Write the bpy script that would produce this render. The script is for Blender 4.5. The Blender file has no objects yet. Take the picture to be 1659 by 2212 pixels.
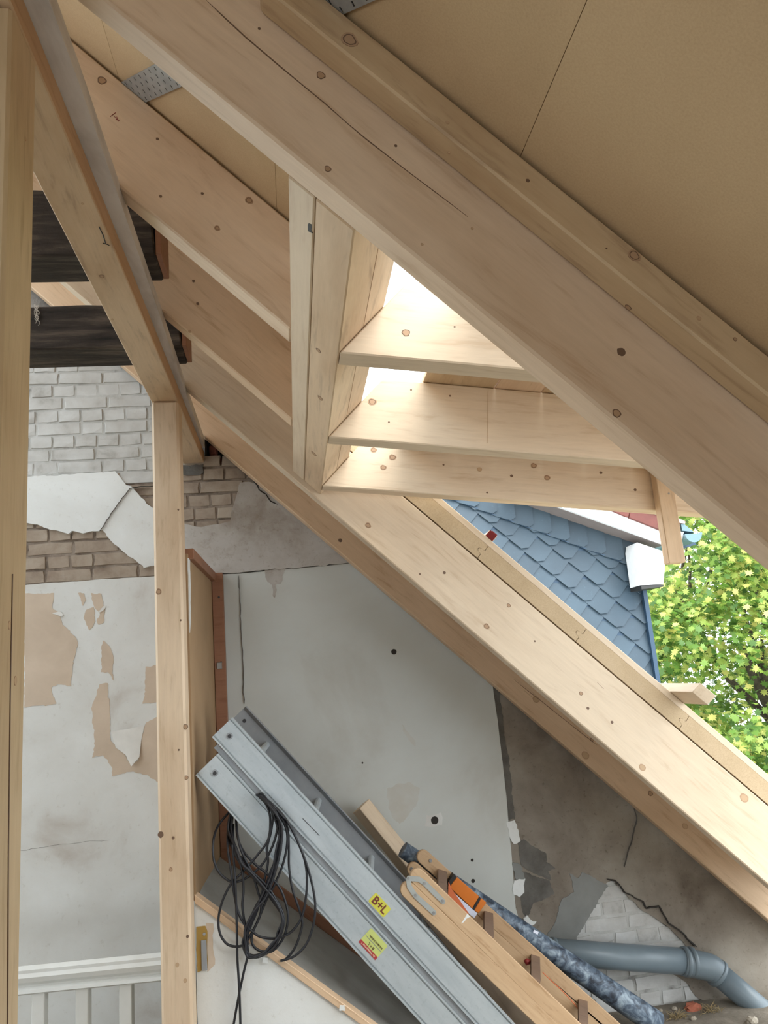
import bpy, bmesh, math, random
from mathutils import Vector, Matrix

# ------------------------------------------------------------------ camera, sky, sun, exposure
EYE = 1.815                                   # eye height above the attic floor (everything is laid out from the eye, then lifted)
YAW, PITCH, ROLL, FPX = math.radians(7.3244), math.radians(11.997), math.radians(-4.5955), 1660.0
fwd = Vector((math.sin(YAW)*math.cos(PITCH), math.cos(YAW)*math.cos(PITCH), math.sin(PITCH)))
rt0 = Vector((math.cos(YAW), -math.sin(YAW), 0)); up0 = rt0.cross(fwd)
rt = math.cos(ROLL)*rt0 + math.sin(ROLL)*up0; up = -math.sin(ROLL)*rt0 + math.cos(ROLL)*up0
S = bpy.context.scene; C = S.collection
cd = bpy.data.cameras.new('camera'); cam = bpy.data.objects.new('camera', cd); C.objects.link(cam)
cd.sensor_fit = 'VERTICAL'; cd.sensor_height = 36.0; cd.lens = FPX/2212*36.0; cd.clip_start = 0.02; cd.clip_end = 300
cam.matrix_world = Matrix(((rt.x, up.x, -fwd.x, 0), (rt.y, up.y, -fwd.y, 0), (rt.z, up.z, -fwd.z, 0), (0, 0, 0, 1)))
S.camera = cam
W = bpy.data.worlds.new('overcast_sky'); S.world = W; W.use_nodes = True
bg = W.node_tree.nodes['Background']; bg.inputs[0].default_value = (0.88, 0.95, 1.0, 1); bg.inputs[1].default_value = 4.0
sl = bpy.data.lights.new('sun', 'SUN'); sun = bpy.data.objects.new('sun', sl); C.objects.link(sun)
sl.energy = 4.0; sl.angle = math.radians(50); sl.color = (1.0, 0.96, 0.88)
sun.rotation_euler = Vector((-0.32, 0.50, -0.80)).to_track_quat('-Z', 'Y').to_euler()
S.view_settings.view_transform = 'Standard'; S.view_settings.look = 'None'
S.view_settings.exposure = 0.16; S.view_settings.gamma = 1.0; S.view_settings.use_curve_mapping = False
S.cycles.max_bounces = 10; S.cycles.diffuse_bounces = 6

R = random.Random(7)
# ------------------------------------------------------------------ measuring helpers: a sight line met with a real plane
def ray(x, y): return rt*((x-829.5)/FPX) - up*((y-1106.0)/FPX) + fwd
def onY(x, y, Y): d = ray(x, y); return d*(Y/d.y)
def onZ(x, y, Z): d = ray(x, y); return d*(Z/d.z)
def onX(x, y, X): d = ray(x, y); return d*(X/d.x)
A = math.radians(44.624)
DA = Vector((math.cos(A), 0, -math.sin(A))); NA = Vector((math.sin(A), 0, math.cos(A)))   # down the roof slope, out of the roof
def onN(x, y, n): d = ray(x, y); return d*(n/NA.dot(d))
def onS(x, y, s): d = ray(x, y); return d*(s/DA.dot(d))
def sn(s, n, Y): v = DA*s + NA*n; return Vector((v.x, Y, v.z))
def xz(p): return (p.x, p.z)

# ------------------------------------------------------------------ materials
MATS = {}
def new_mat(name, rough=0.6, metal=0.0):
    m = bpy.data.materials.new(name); m.use_nodes = True
    nt = m.node_tree; b = nt.nodes['Principled BSDF']; b.inputs['Roughness'].default_value = rough; b.inputs['Metallic'].default_value = metal
    return m, nt, b
def N(nt, t, **kw):
    n = nt.nodes.new(t)
    for k, v in kw.items():
        if k in n.inputs.keys() if hasattr(n.inputs, 'keys') else False: n.inputs[k].default_value = v
        else: setattr(n, k, v)
    return n
def coords(nt, scale=(1, 1, 1), rnd=True):
    tc = nt.nodes.new('ShaderNodeTexCoord'); mp = nt.nodes.new('ShaderNodeMapping'); mp.inputs['Scale'].default_value = scale
    nt.links.new(tc.outputs['Object'], mp.inputs['Vector'])
    if rnd:
        oi = nt.nodes.new('ShaderNodeObjectInfo'); mu = nt.nodes.new('ShaderNodeVectorMath'); mu.operation = 'SCALE'
        cb = nt.nodes.new('ShaderNodeCombineXYZ')
        for i in range(3): nt.links.new(oi.outputs['Random'], cb.inputs[i])
        nt.links.new(cb.outputs[0], mu.inputs[0]); mu.inputs['Scale'].default_value = 37.0
        nt.links.new(mu.outputs[0], mp.inputs['Location'])
    return mp.outputs[0]
def ramp(nt, fac, stops):
    r = nt.nodes.new('ShaderNodeValToRGB'); e = r.color_ramp.elements
    while len(e) < len(stops): e.new(0.5)
    for i, (p, c) in enumerate(stops):
        e[i].position = p; e[i].color = (c[0], c[1], c[2], 1) if len(c) == 3 else c
    nt.links.new(fac, r.inputs[0]); return r.outputs[0]
def noise(nt, vec, scale, detail=4, rough=0.55, dist=0.0):
    n = nt.nodes.new('ShaderNodeTexNoise'); n.inputs['Scale'].default_value = scale; n.inputs['Detail'].default_value = detail
    n.inputs['Roughness'].default_value = rough; n.inputs['Distortion'].default_value = dist
    nt.links.new(vec, n.inputs['Vector']); return n.outputs[0]
def mixc(nt, mode, fac, a, b):
    m = nt.nodes.new('ShaderNodeMix'); m.data_type = 'RGBA'; m.blend_type = mode
    if isinstance(fac, float): m.inputs[0].default_value = fac
    else: nt.links.new(fac, m.inputs[0])
    for i, v in ((6, a), (7, b)):
        if isinstance(v, tuple): m.inputs[i].default_value = (*v, 1)
        else: nt.links.new(v, m.inputs[i])
    return m.outputs[2]
def bump(nt, b, h, strength, dist):
    n = nt.nodes.new('ShaderNodeBump'); n.inputs['Strength'].default_value = strength; n.inputs['Distance'].default_value = dist
    nt.links.new(h, n.inputs['Height']); nt.links.new(n.outputs[0], b.inputs['Normal'])
def wood(name, light, mid, dark=None, rough=0.55, stain=0.25, ringscale=16.0):
    """planed timber: uneven growth lines run along local X, with fine grain and soft stains"""
    if name in MATS: return MATS[name]
    m, nt, b = new_mat(name, rough)
    bend = noise(nt, coords(nt, (0.9, 3, 3)), 1.0, 2)
    v = coords(nt, (0.10, 1, 1)); wv = nt.nodes.new('ShaderNodeVectorMath'); wv.operation = 'MULTIPLY_ADD'
    cb = nt.nodes.new('ShaderNodeCombineXYZ'); nt.links.new(bend, cb.inputs[1]); nt.links.new(bend, cb.inputs[2])
    nt.links.new(cb.outputs[0], wv.inputs[0]); wv.inputs[1].default_value = (0, .16, .16); nt.links.new(v, wv.inputs[2])
    lines = noise(nt, wv.outputs[0], ringscale*2.6, 4, 0.62)
    base = ramp(nt, lines, [(0.30, mid), (0.44, light), (0.60, tuple(min(1, x*1.05) for x in light)), (0.78, tuple((x+y)/2 for x, y in zip(light, mid)))])
    fine = noise(nt, coords(nt, (2.0, 140, 140)), 1.0, 3)
    base = mixc(nt, 'MULTIPLY', 0.22, base, ramp(nt, fine, [(0.3, (0.80, 0.76, 0.72)), (0.65, (1, 1, 1))]))
    big = noise(nt, coords(nt, (1.3, 4, 4)), 1.0, 5, 0.62)
    base = mixc(nt, 'MULTIPLY', min(1.0, stain*2.2), base, ramp(nt, big, [(0.30, (0.72, 0.64, 0.56)), (0.58, (1, 1, 1))]))
    nt.links.new(base, b.inputs['Base Color']); bump(nt, b, fine, 0.08, 0.001)
    MATS[name] = m; return m
def mottled(name, stops, scale=6, rough=0.8, detail=6, bumpd=0.0, vscale=(1, 1, 1), metal=0.0, dist=0.3, fine=None):
    if name in MATS: return MATS[name]
    m, nt, b = new_mat(name, rough, metal); f = noise(nt, coords(nt, vscale), scale, detail, 0.6, dist)
    c = ramp(nt, f, stops)
    if fine: c = mixc(nt, 'MULTIPLY', 1.0, c, ramp(nt, noise(nt, coords(nt), fine[0], 5, 0.7), fine[1]))
    nt.links.new(c, b.inputs['Base Color'])
    if bumpd: bump(nt, b, noise(nt, coords(nt), scale*5, 6, 0.65), 0.6, bumpd)
    MATS[name] = m; return m
def flat(name, col, rough=0.5, metal=0.0):
    if name in MATS: return MATS[name]
    m, nt, b = new_mat(name, rough, metal); c = ramp(nt, noise(nt, coords(nt), 14, 4), [(0.3, tuple(x*0.9 for x in col)), (0.7, col)])
    nt.links.new(c, b.inputs['Base Color']); MATS[name] = m; return m

SPRUCE = wood('spruce_new', (0.70, 0.54, 0.385), (0.60, 0.43, 0.285))
SPRUCE2 = wood('spruce_pale', (0.655, 0.53, 0.385), (0.58, 0.44, 0.30), stain=0.2)
WARM = wood('spruce_warm', (0.65, 0.47, 0.31), (0.53, 0.355, 0.215))
WEATH = wood('spruce_weathered', (0.55, 0.40, 0.24), (0.42, 0.29, 0.17), stain=0.42)
STUD = wood('stud_pine', (0.57, 0.435, 0.27), (0.46, 0.335, 0.19), stain=0.45)
DIRTY = wood('dirty_spruce', (0.63, 0.47, 0.31), (0.48, 0.35, 0.23), stain=0.45)
BOUNCE = wood('spruce_bounce_side', (0.56, 0.36, 0.20), (0.46, 0.28, 0.145))  # warmer tone with bounced light and shading painted into the colour
LADW = wood('ladder_pine', (0.50, 0.345, 0.205), (0.38, 0.235, 0.12), ringscale=20)
POSTW = wood('post_spruce', (0.67, 0.525, 0.37), (0.57, 0.425, 0.28), stain=0.3)
TREADW = wood('tread_beech', (0.21, 0.14, 0.10), (0.16, 0.105, 0.075))
GREYW = wood('grey_board', (0.30, 0.24, 0.18), (0.24, 0.19, 0.14))
REDW = wood('oiled_pine', (0.29, 0.135, 0.075), (0.23, 0.10, 0.05))
DARKW = mottled('old_oak', [(0.32, (0.010, 0.007, 0.005)), (0.5, (0.038, 0.028, 0.021)), (0.72, (0.13, 0.10, 0.075))], 2.2, 0.9, 9, 0.01, (1.5, 12, 12))
GREYPL = mottled('lime_washed_plank', [(0.3, (0.47, 0.44, 0.41)), (0.6, (0.68, 0.65, 0.62))], 2.0, 0.8, 6, 0.002, (6, 1.5, 6))
BOARD = mottled('fibreboard', [(0.35, (0.47, 0.325, 0.18)), (0.65, (0.525, 0.37, 0.21))], 3.0, 0.85, 6, 0.0006, fine=(260, [(0.25, (0.86, 0.84, 0.8)), (0.6, (1, 1, 1))]))
BOARDE = mottled('fibreboard_edge', [(0.35, (0.48, 0.36, 0.22)), (0.65, (0.55, 0.42, 0.27))], 5.0, 0.85, 6, 0.001, fine=(200, [(0.25, (0.8, 0.78, 0.74)), (0.6, (1, 1, 1))]))
KNOTC = flat('knot_heart', (0.42, 0.265, 0.155), 0.6)
KNOTR = flat('knot_ring', (0.15, 0.085, 0.05), 0.6)
KNOTL = flat('knot_pale', (0.50, 0.34, 0.20), 0.6)
ZINC = mottled('zinc_strap', [(0.3, (0.30, 0.31, 0.31)), (0.7, (0.42, 0.43, 0.43))], 20, 0.45, 3, metal=0.6)
ALU = mottled('aluminium', [(0.3, (0.40, 0.45, 0.48)), (0.7, (0.49, 0.54, 0.565))], 4.0, 0.42, 5, 0.0, (1, 6, 6), metal=0.35, fine=(60, [(0.2, (0.75, 0.75, 0.75)), (0.45, (1, 1, 1))]))
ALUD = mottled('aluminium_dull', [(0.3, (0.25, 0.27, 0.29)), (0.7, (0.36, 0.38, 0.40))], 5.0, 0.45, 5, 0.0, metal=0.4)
STEEL = flat('bolt_steel', (0.40, 0.40, 0.40), 0.35, 0.8)
BOLTD = flat('bolt_dark', (0.06, 0.06, 0.065), 0.5, 0.5)
BRACK = flat('hinge_zinc', (0.46, 0.48, 0.46), 0.4, 0.5)
CABLE = flat('cable_rubber', (0.012, 0.013, 0.018), 0.42)
MORTAR = mottled('old_mortar', [(0.3, (0.15, 0.13, 0.11)), (0.55, (0.27, 0.25, 0.225)), (0.75, (0.36, 0.34, 0.31))], 9, 0.95, 8, 0.008)
MORTARD = flat('mortar_hole', (0.035, 0.03, 0.026), 0.95)
BWASH = mottled('whitewashed_brick', [(0.28, (0.28, 0.265, 0.24)), (0.42, (0.47, 0.465, 0.445)), (0.7, (0.60, 0.61, 0.60))], 5, 0.9, 8, 0.004)
BBARE = mottled('bare_brick', [(0.3, (0.22, 0.165, 0.125)), (0.5, (0.34, 0.275, 0.215)), (0.75, (0.43, 0.37, 0.30))], 7, 0.95, 8, 0.005)
BRED = mottled('red_brick', [(0.3, (0.10, 0.025, 0.015)), (0.7, (0.26, 0.085, 0.05))], 8, 0.95, 6, 0.004)
PLWHITE = mottled('white_plaster', [(0.25, (0.53, 0.50, 0.46)), (0.42, (0.67, 0.68, 0.66)), (0.7, (0.75, 0.775, 0.77))], 2.6, 0.85, 9, 0.0025, fine=(38, [(0.22, (0.80, 0.78, 0.74)), (0.4, (1, 1, 1))]))
PLSMOOTH = mottled('smooth_plaster', [(0.25, (0.44, 0.43, 0.385)), (0.45, (0.53, 0.545, 0.515)), (0.7, (0.57, 0.60, 0.58))], 1.5, 0.8, 6, 0.0006, fine=(30, [(0.17, (0.78, 0.75, 0.70)), (0.3, (1, 1, 1))]))
PLSTAIN = mottled('stained_plaster', [(0.28, (0.27, 0.225, 0.185)), (0.45, (0.42, 0.39, 0.355)), (0.7, (0.53, 0.52, 0.50))], 3.2, 0.9, 9, 0.003, fine=(45, [(0.25, (0.72, 0.68, 0.62)), (0.45, (1, 1, 1))]))
PLBROWN = mottled('brown_plaster', [(0.25, (0.115, 0.09, 0.068)), (0.45, (0.215, 0.185, 0.15)), (0.72, (0.33, 0.30, 0.255))], 2.6, 0.92, 10, 0.004, fine=(40, [(0.26, (0.55, 0.51, 0.46)), (0.42, (1, 1, 1))]))
PLSTN = mottled('rusty_plaster', [(0.3, (0.50, 0.48, 0.425)), (0.7, (0.55, 0.56, 0.53))], 8, 0.85, 8)
PLDARK = mottled('damp_render', [(0.3, (0.075, 0.07, 0.06)), (0.7, (0.16, 0.15, 0.135))], 8, 0.9, 8, 0.01)
PLGREY = mottled('cement_smear', [(0.3, (0.17, 0.175, 0.165)), (0.7, (0.24, 0.245, 0.235))], 5, 0.9, 7, 0.002)
TANP = mottled('bare_paper', [(0.3, (0.54, 0.44, 0.34)), (0.7, (0.65, 0.54, 0.43))], 5, 0.9, 6, 0.001)
PAPER = flat('loose_paper', (0.76, 0.76, 0.73), 0.9)
HARDB = mottled('hardboard', [(0.3, (0.33, 0.215, 0.115)), (0.7, (0.39, 0.26, 0.145))], 4, 0.7, 5)
CEMENT = mottled('grey_sloped_board', [(0.25, (0.21, 0.205, 0.185)), (0.5, (0.28, 0.28, 0.262)), (0.75, (0.33, 0.335, 0.32))], 3.0, 0.7, 8, 0.0008, fine=(60, [(0.18, (1.35, 1.33, 1.3)), (0.26, (1, 1, 1))]))
PAINT = mottled('white_gloss', [(0.25, (0.60, 0.61, 0.58)), (0.7, (0.71, 0.73, 0.72))], 4, 0.3, 5)
PVC = mottled('grey_pvc', [(0.3, (0.135, 0.175, 0.205)), (0.7, (0.165, 0.21, 0.24))], 5, 0.38, 4)
ROLLM = mottled('marbled_vinyl', [(0.36, (0.022, 0.030, 0.045)), (0.5, (0.085, 0.12, 0.17)), (0.66, (0.27, 0.34, 0.40))], 22, 0.5, 5, 0.0, (1, 1, 1), dist=0.8)
SAND = mottled('sandy_floor', [(0.3, (0.14, 0.12, 0.09)), (0.55, (0.22, 0.19, 0.15)), (0.75, (0.31, 0.27, 0.22))], 7, 0.95, 9, 0.012)
TERRA = flat('terracotta', (0.42, 0.13, 0.075), 0.8)
STONE = mottled('pale_pebble', [(0.3, (0.30, 0.26, 0.20)), (0.7, (0.45, 0.40, 0.33))], 20, 0.9)
STRAW = flat('dry_straw', (0.27, 0.20, 0.10), 0.9)
ORANGE = flat('orange_lacquer', (0.62, 0.17, 0.018), 0.4)
ORANGE2 = flat('orange_card', (0.66, 0.16, 0.055), 0.6)
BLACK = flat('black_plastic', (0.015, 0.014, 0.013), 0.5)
WHITE = flat('white_card', (0.66, 0.69, 0.80), 0.6)
YEL = flat('sticker_yellow', (0.62, 0.60, 0.075), 0.5)
YEL2 = flat('sticker_lime', (0.52, 0.58, 0.18), 0.5)
REDS = flat('sticker_red', (0.38, 0.035, 0.04), 0.5)
INK = flat('sticker_ink', (0.09, 0.05, 0.02), 0.6)
BROWNI = flat('sticker_brown', (0.16, 0.035, 0.022), 0.6)
CREAM = flat('sticker_cream', (0.75, 0.60, 0.42), 0.6)
REDP = mottled('red_paint', [(0.3, (0.17, 0.012, 0.012)), (0.7, (0.26, 0.022, 0.02))], 30, 0.5)
SLATE = mottled('slate', [(0.3, (0.022, 0.042, 0.062)), (0.7, (0.037, 0.068, 0.096))], 1.6, 0.5, 6, 0.0012, fine=(26, [(0.6, (1, 1, 1)), (0.74, (1.5, 1.45, 1.4))]))
SLATEE = flat('slate_broken_edge', (0.10, 0.135, 0.165), 0.6)
SLATEB = flat('slate_edge_metal', (0.025, 0.055, 0.095), 0.4, 0.2)
UPVC = flat('white_cladding', (0.80, 0.81, 0.82), 0.45)
SOFFIT = flat('soffit_brown', (0.20, 0.165, 0.155), 0.7)
TILER = mottled('red_roof_tile', [(0.3, (0.085, 0.018, 0.012)), (0.7, (0.13, 0.03, 0.02))], 8, 0.6)
LICHEN = mottled('lichen_tile_edge', [(0.42, (0.17, 0.10, 0.085)), (0.55, (0.45, 0.42, 0.42))], 30, 0.8)
GUTTER = flat('zinc_gutter', (0.13, 0.21, 0.25), 0.4, 0.3)
FOAM = flat('yellow_foam', (0.42, 0.27, 0.07), 0.9)
BARK = mottled('bark', [(0.3, (0.05, 0.038, 0.026)), (0.7, (0.13, 0.10, 0.075))], 12, 0.95, 6, 0.02)
WEB = flat('cobweb', (0.62, 0.58, 0.52), 0.9)
def leaf_mat(name, per_island):
    m, nt, b = new_mat(name, 0.5)
    if per_island: src = nt.nodes.new('ShaderNodeNewGeometry').outputs['Random Per Island']
    else: src = nt.nodes.new('ShaderNodeObjectInfo').outputs['Random']
    c = ramp(nt, src, [(0.0, (0.06, 0.14, 0.025)), (0.3, (0.15, 0.28, 0.05)), (0.6, (0.31, 0.43, 0.085)), (0.85, (0.52, 0.57, 0.15)), (1.0, (0.66, 0.58, 0.18))])
    nt.links.new(c, b.inputs['Base Color'])
    tr = nt.nodes.new('ShaderNodeBsdfTranslucent'); nt.links.new(c, tr.inputs['Color'])
    mx = nt.nodes.new('ShaderNodeMixShader'); mx.inputs[0].default_value = 0.45
    nt.links.new(b.outputs[0], mx.inputs[1]); nt.links.new(tr.outputs[0], mx.inputs[2])
    nt.links.new(mx.outputs[0], nt.nodes['Material Output'].inputs[0]); return m
LEAF = leaf_mat('maple_leaf', True); LEAF1 = leaf_mat('maple_leaf_single', False)

# ------------------------------------------------------------------ building helpers
def tag(o, label=None, cat=None, group=None, kind=None):
    for k, v in (('label', label), ('category', cat), ('group', group), ('kind', kind)):
        if v: o[k] = v
    return o
def adopt(o, parent):
    if parent is not None:
        o.parent = parent; o.matrix_parent_inverse = parent.matrix_world.inverted()
    return o
def obj(name, bm, mat, parent=None, mw=None, smooth=False):
    me = bpy.data.meshes.new(name); bmesh.ops.recalc_face_normals(bm, faces=bm.faces); bm.to_mesh(me); bm.free()
    for m in (mat if isinstance(mat, (list, tuple)) else [mat]): me.materials.append(m)
    if smooth:
        for p in me.polygons: p.use_smooth = True
    o = bpy.data.objects.new(name, me); C.objects.link(o)
    if mw is not None: o.matrix_world = mw
    return adopt(o, parent)
def share(name, me, parent=None, mw=None):
    o = bpy.data.objects.new(name, me); C.objects.link(o)
    if mw is not None: o.matrix_world = mw
    return adopt(o, parent)
def empty(name, loc=(0, 0, 0)):
    o = bpy.data.objects.new(name, None); C.objects.link(o); o.matrix_world = Matrix.Translation(loc); o.empty_display_size = 0.1
    return o
def frame(o, ax, ay, az): return Matrix(((ax.x, ay.x, az.x, o.x), (ax.y, ay.y, az.y, o.y), (ax.z, ay.z, az.z, o.z), (0, 0, 0, 1)))
def chamfer(bm, w, seg=1):
    if w > 0: bmesh.ops.bevel(bm, geom=[e for e in bm.edges if e.is_manifold and e.calc_face_angle(0) > 0.5], offset=w, segments=seg, affect='EDGES', profile=0.6)
def prism_bm(pts, y0, y1, bev=0.0, bm=None):
    """polygon pts (x, z) extruded from y0 to y1"""
    own = bm is None; bm = bm or bmesh.new()
    a = [bm.verts.new((x, y0, z)) for x, z in pts]; b = [bm.verts.new((x, y1, z)) for x, z in pts]
    bm.faces.new(a); bm.faces.new(b[::-1]); n = len(pts)
    for i in range(n): bm.faces.new((a[i], b[i], b[(i+1) % n], a[(i+1) % n]))
    if own: bmesh.ops.recalc_face_normals(bm, faces=bm.faces)
    if own and bev: chamfer(bm, bev)
    return bm
def beam(name, pts, y0, y1, ang, mat, bev=0.003, parent=None):
    """timber lying in an X-Z plane; pts in world (X, Z); its grain runs at angle ang below the horizontal"""
    ax = Vector((math.cos(ang), 0, -math.sin(ang))); az = Vector((math.sin(ang), 0, math.cos(ang))); o = Vector((pts[0][0], y0, pts[0][1]))
    loc = [((Vector((x, 0, z))-Vector((o.x, 0, o.z))).dot(ax), (Vector((x, 0, z))-Vector((o.x, 0, o.z))).dot(az)) for x, z in pts]
    return obj(name, prism_bm(loc, 0, y1-y0, bev), mat, parent, frame(o, ax, Vector((0, 1, 0)), az))
def box_bm(x0, x1, y0, y1, z0, z1, bev=0.0): return prism_bm([(x0, z0), (x1, z0), (x1, z1), (x0, z1)], y0, y1, bev)
def ybeam(name, x0, x1, y0, y1, z0, z1, mat, bev=0.003, parent=None):
    """timber running in depth (grain along Y)"""
    L = y1-y0; return obj(name, prism_bm([(0, 0), (L, 0), (L, z1-z0), (0, z1-z0)], 0, x1-x0, bev), mat, parent,
                          frame(Vector((x1, y0, z0)), Vector((0, 1, 0)), Vector((-1, 0, 0)), Vector((0, 0, 1))))
def zbeam(name, x0, x1, y0, y1, z0, z1, mat, bev=0.004, parent=None):
    """upright timber (grain along Z)"""
    L = z1-z0; return obj(name, prism_bm([(0, 0), (L, 0), (L, x1-x0), (0, x1-x0)], 0, y1-y0, bev), mat, parent,
                          frame(Vector((x1, y0, z0)), Vector((0, 0, 1)), Vector((0, 1, 0)), Vector((-1, 0, 0))))
def tube_bm(pts, r, seg=8, bm=None, cap=True):
    bm = bm or bmesh.new(); pts = [Vector(p) for p in pts]; rings = []; ref = None
    rr = r if isinstance(r, (list, tuple)) else [r]*len(pts)
    for i, p in enumerate(pts):
        t = (pts[min(i+1, len(pts)-1)]-pts[max(i-1, 0)]).normalized()
        if ref is None: ref = t.orthogonal().normalized()
        u = (ref - t*ref.dot(t)); u = u.normalized() if u.length > 1e-6 else t.orthogonal().normalized(); ref = u; w = t.cross(u)
        rings.append([bm.verts.new(p + (u*math.cos(2*math.pi*k/seg)+w*math.sin(2*math.pi*k/seg))*rr[i]) for k in range(seg)])
    for a, b in zip(rings, rings[1:]):
        for k in range(seg): bm.faces.new((a[k], a[(k+1) % seg], b[(k+1) % seg], b[k]))
    if cap: bm.faces.new(rings[0][::-1]); bm.faces.new(rings[-1])
    return bm
def spline(pts, n=6):
    pts = [Vector(p) for p in pts]; out = []
    for i in range(len(pts)-1):
        p0, p1, p2, p3 = pts[max(i-1, 0)], pts[i], pts[i+1], pts[min(i+2, len(pts)-1)]
        for k in range(n):
            t = k/n; out.append(0.5*((2*p1)+(p2-p0)*t+(2*p0-5*p1+4*p2-p3)*t*t+(3*p1-p0-3*p2+p3)*t**3))
    out.append(pts[-1]); return out
def jag(pts, amp, step, seed, closed=True, skip=()):
    """broken edge: subdivide a polygon and shake the new points; edges listed in skip stay straight"""
    r = random.Random(seed); out = []; n = len(pts)
    for i in range(n if closed else n-1):
        a, b = Vector(pts[i]), Vector(pts[(i+1) % n]); d = b-a; L = d.length; out.append(tuple(a))
        if i in skip or L < step*1.5: continue
        nrm = Vector((-d.y, d.x))/L; k = int(L/step); drift = 0.0
        for j in range(1, k):
            drift = drift*0.75 + r.uniform(-amp, amp)*0.6; w = min(1, 3*j/k, 3*(k-j)/k)
            q = a + d*((j+r.uniform(-.3, .3))/k) + nrm*(drift*w + r.uniform(-amp, amp)*0.35); out.append(tuple(q))
    return out
def inside(p, poly):
    c = False; n = len(poly); x, y = p
    for i in range(n):
        (x1, y1), (x2, y2) = poly[i], poly[(i+1) % n]
        if (y1 > y) != (y2 > y) and x < (x2-x1)*(y-y1)/(y2-y1)+x1: c = not c
    return c
def clip(poly, a, b, c):
    """keep the side a*x + b*y <= c"""
    out = []
    for i in range(len(poly)):
        p, q = poly[i], poly[(i+1) % len(poly)]; dp, dq = a*p[0]+b*p[1]-c, a*q[0]+b*q[1]-c
        if dp <= 0: out.append(p)
        if (dp < 0 < dq) or (dq < 0 < dp):
            t = dp/(dp-dq); out.append((p[0]+(q[0]-p[0])*t, p[1]+(q[1]-p[1])*t))
    return out
def knot_mesh(kind):
    bm = bmesh.new(); rg = random.Random(kind); n = 14; rad = [0.0, 0.62, 0.78, 1.0]; rings = []
    wob = [1+rg.uniform(-.1, .1) for _ in range(n)]
    for q in rad[1:]: rings.append([bm.verts.new((q*wob[k]*math.cos(2*math.pi*k/n), q*wob[k]*math.sin(2*math.pi*k/n), 0.03)) for k in range(n)])
    low = [bm.verts.new((v.co.x*1.02, v.co.y*1.02, -0.05)) for v in rings[-1]]
    f = bm.faces.new(rings[0]); f.material_index = 0
    for i, (a, b) in enumerate(zip(rings, rings[1:])):
        for k in range(n):
            f = bm.faces.new((a[k], a[(k+1) % n], b[(k+1) % n], b[k])); f.material_index = 1 if i == (0 if kind == 2 else 1) else 0
    for k in range(n):
        f = bm.faces.new((rings[-1][k], rings[-1][(k+1) % n], low[(k+1) % n], low[k])); f.material_index = 1
    me = bpy.data.meshes.new('knot'); bm.to_mesh(me); bm.free()
    for m in ((KNOTC, KNOTR) if kind < 3 else (KNOTR, KNOTR) if kind == 3 else (KNOTL, KNOTC)): me.materials.append(m)
    return me
KN = {k: knot_mesh(k) for k in (1, 2, 3, 4)}
def knots(parent, lst, plane, nrm, grain):
    """lst of (x, y, radius in px, kind) measured on the photograph, set into a face of the timber"""
    nrm = Vector(nrm).normalized(); ax = Vector(grain); ax = (ax-nrm*ax.dot(nrm)).normalized(); ay = nrm.cross(ax)
    for x, y, r, k in lst:
        p = plane(x, y); rr = r/FPX*p.dot(fwd)
        M = frame(p, ax, ay, nrm) @ Matrix.Diagonal((rr*1.15, rr, 0.02, 1))
        share('knot', KN[k], parent, M)
def mesh_line(pts, w, y0, y1):      # thin strip polygon along a poly-line in X-Z
    L, Rr = [], []
    for i, p in enumerate(pts):
        a = Vector(pts[max(i-1, 0)]); b = Vector(pts[min(i+1, len(pts)-1)]); d = (b-a).normalized(); n = Vector((-d.y, d.x))*w*0.5*(0.25 if i in (0, len(pts)-1) else R.uniform(.6, 1.3))
        L.append(tuple(Vector(p)+n)); Rr.append(tuple(Vector(p)-n))
    return prism_bm(L+Rr[::-1], y0, y1)

# ================================================================== STRUCTURE: floor, gable wall, ceiling
YW = 4.35; FZ = -1.815; NC = 0.955
fl = obj('floor', box_bm(-5.5, 5.0, -4.0, 4.6, FZ-0.12, FZ), SAND); tag(fl, 'dusty sandy attic floor below the gable wall', kind='structure')
wl = empty('wall_back'); tag(wl, 'old gable wall of bricks and patchy plaster', kind='structure')
def roofz(X, n=NC): return (n - math.sin(A)*X)/math.cos(A)
pts = [(-2.4, FZ), (3.1, FZ), (3.1, roofz(3.1, .94)), (-0.235, roofz(-0.235, .94)), (-0.235, 1.262), (-0.455, 1.262), (-0.455, roofz(-0.455, .94)), (-2.4, roofz(-2.4, .94))]
obj('masonry', prism_bm(pts, YW+0.012, YW+0.14), MORTAR, wl)
WASHM = mottled('whitewashed_mortar', [(0.28, (0.20, 0.19, 0.175)), (0.42, (0.43, 0.43, 0.41)), (0.7, (0.55, 0.555, 0.54))], 8, 0.95, 9, 0.006)
BAREM = mottled('brown_mortar', [(0.32, (0.11, 0.085, 0.065)), (0.5, (0.25, 0.20, 0.16)), (0.72, (0.34, 0.29, 0.24))], 10, 0.95, 9, 0.008)
obj('niche_back', box_bm(-0.50, -0.2, YW+0.14, YW+0.24, 1.2, 1.7), MORTARD, wl)
for i, (x0, x1, z0, z1) in enumerate([(-0.44, -0.36, 1.265, 1.325), (-0.435, -0.385, 1.335, 1.40), (-0.34, -0.24, 1.265, 1.32)]):
    obj('brick', box_bm(x0, x1, YW+0.05, YW+0.13, z0, z1, 0.008), BRED, wl)

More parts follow.
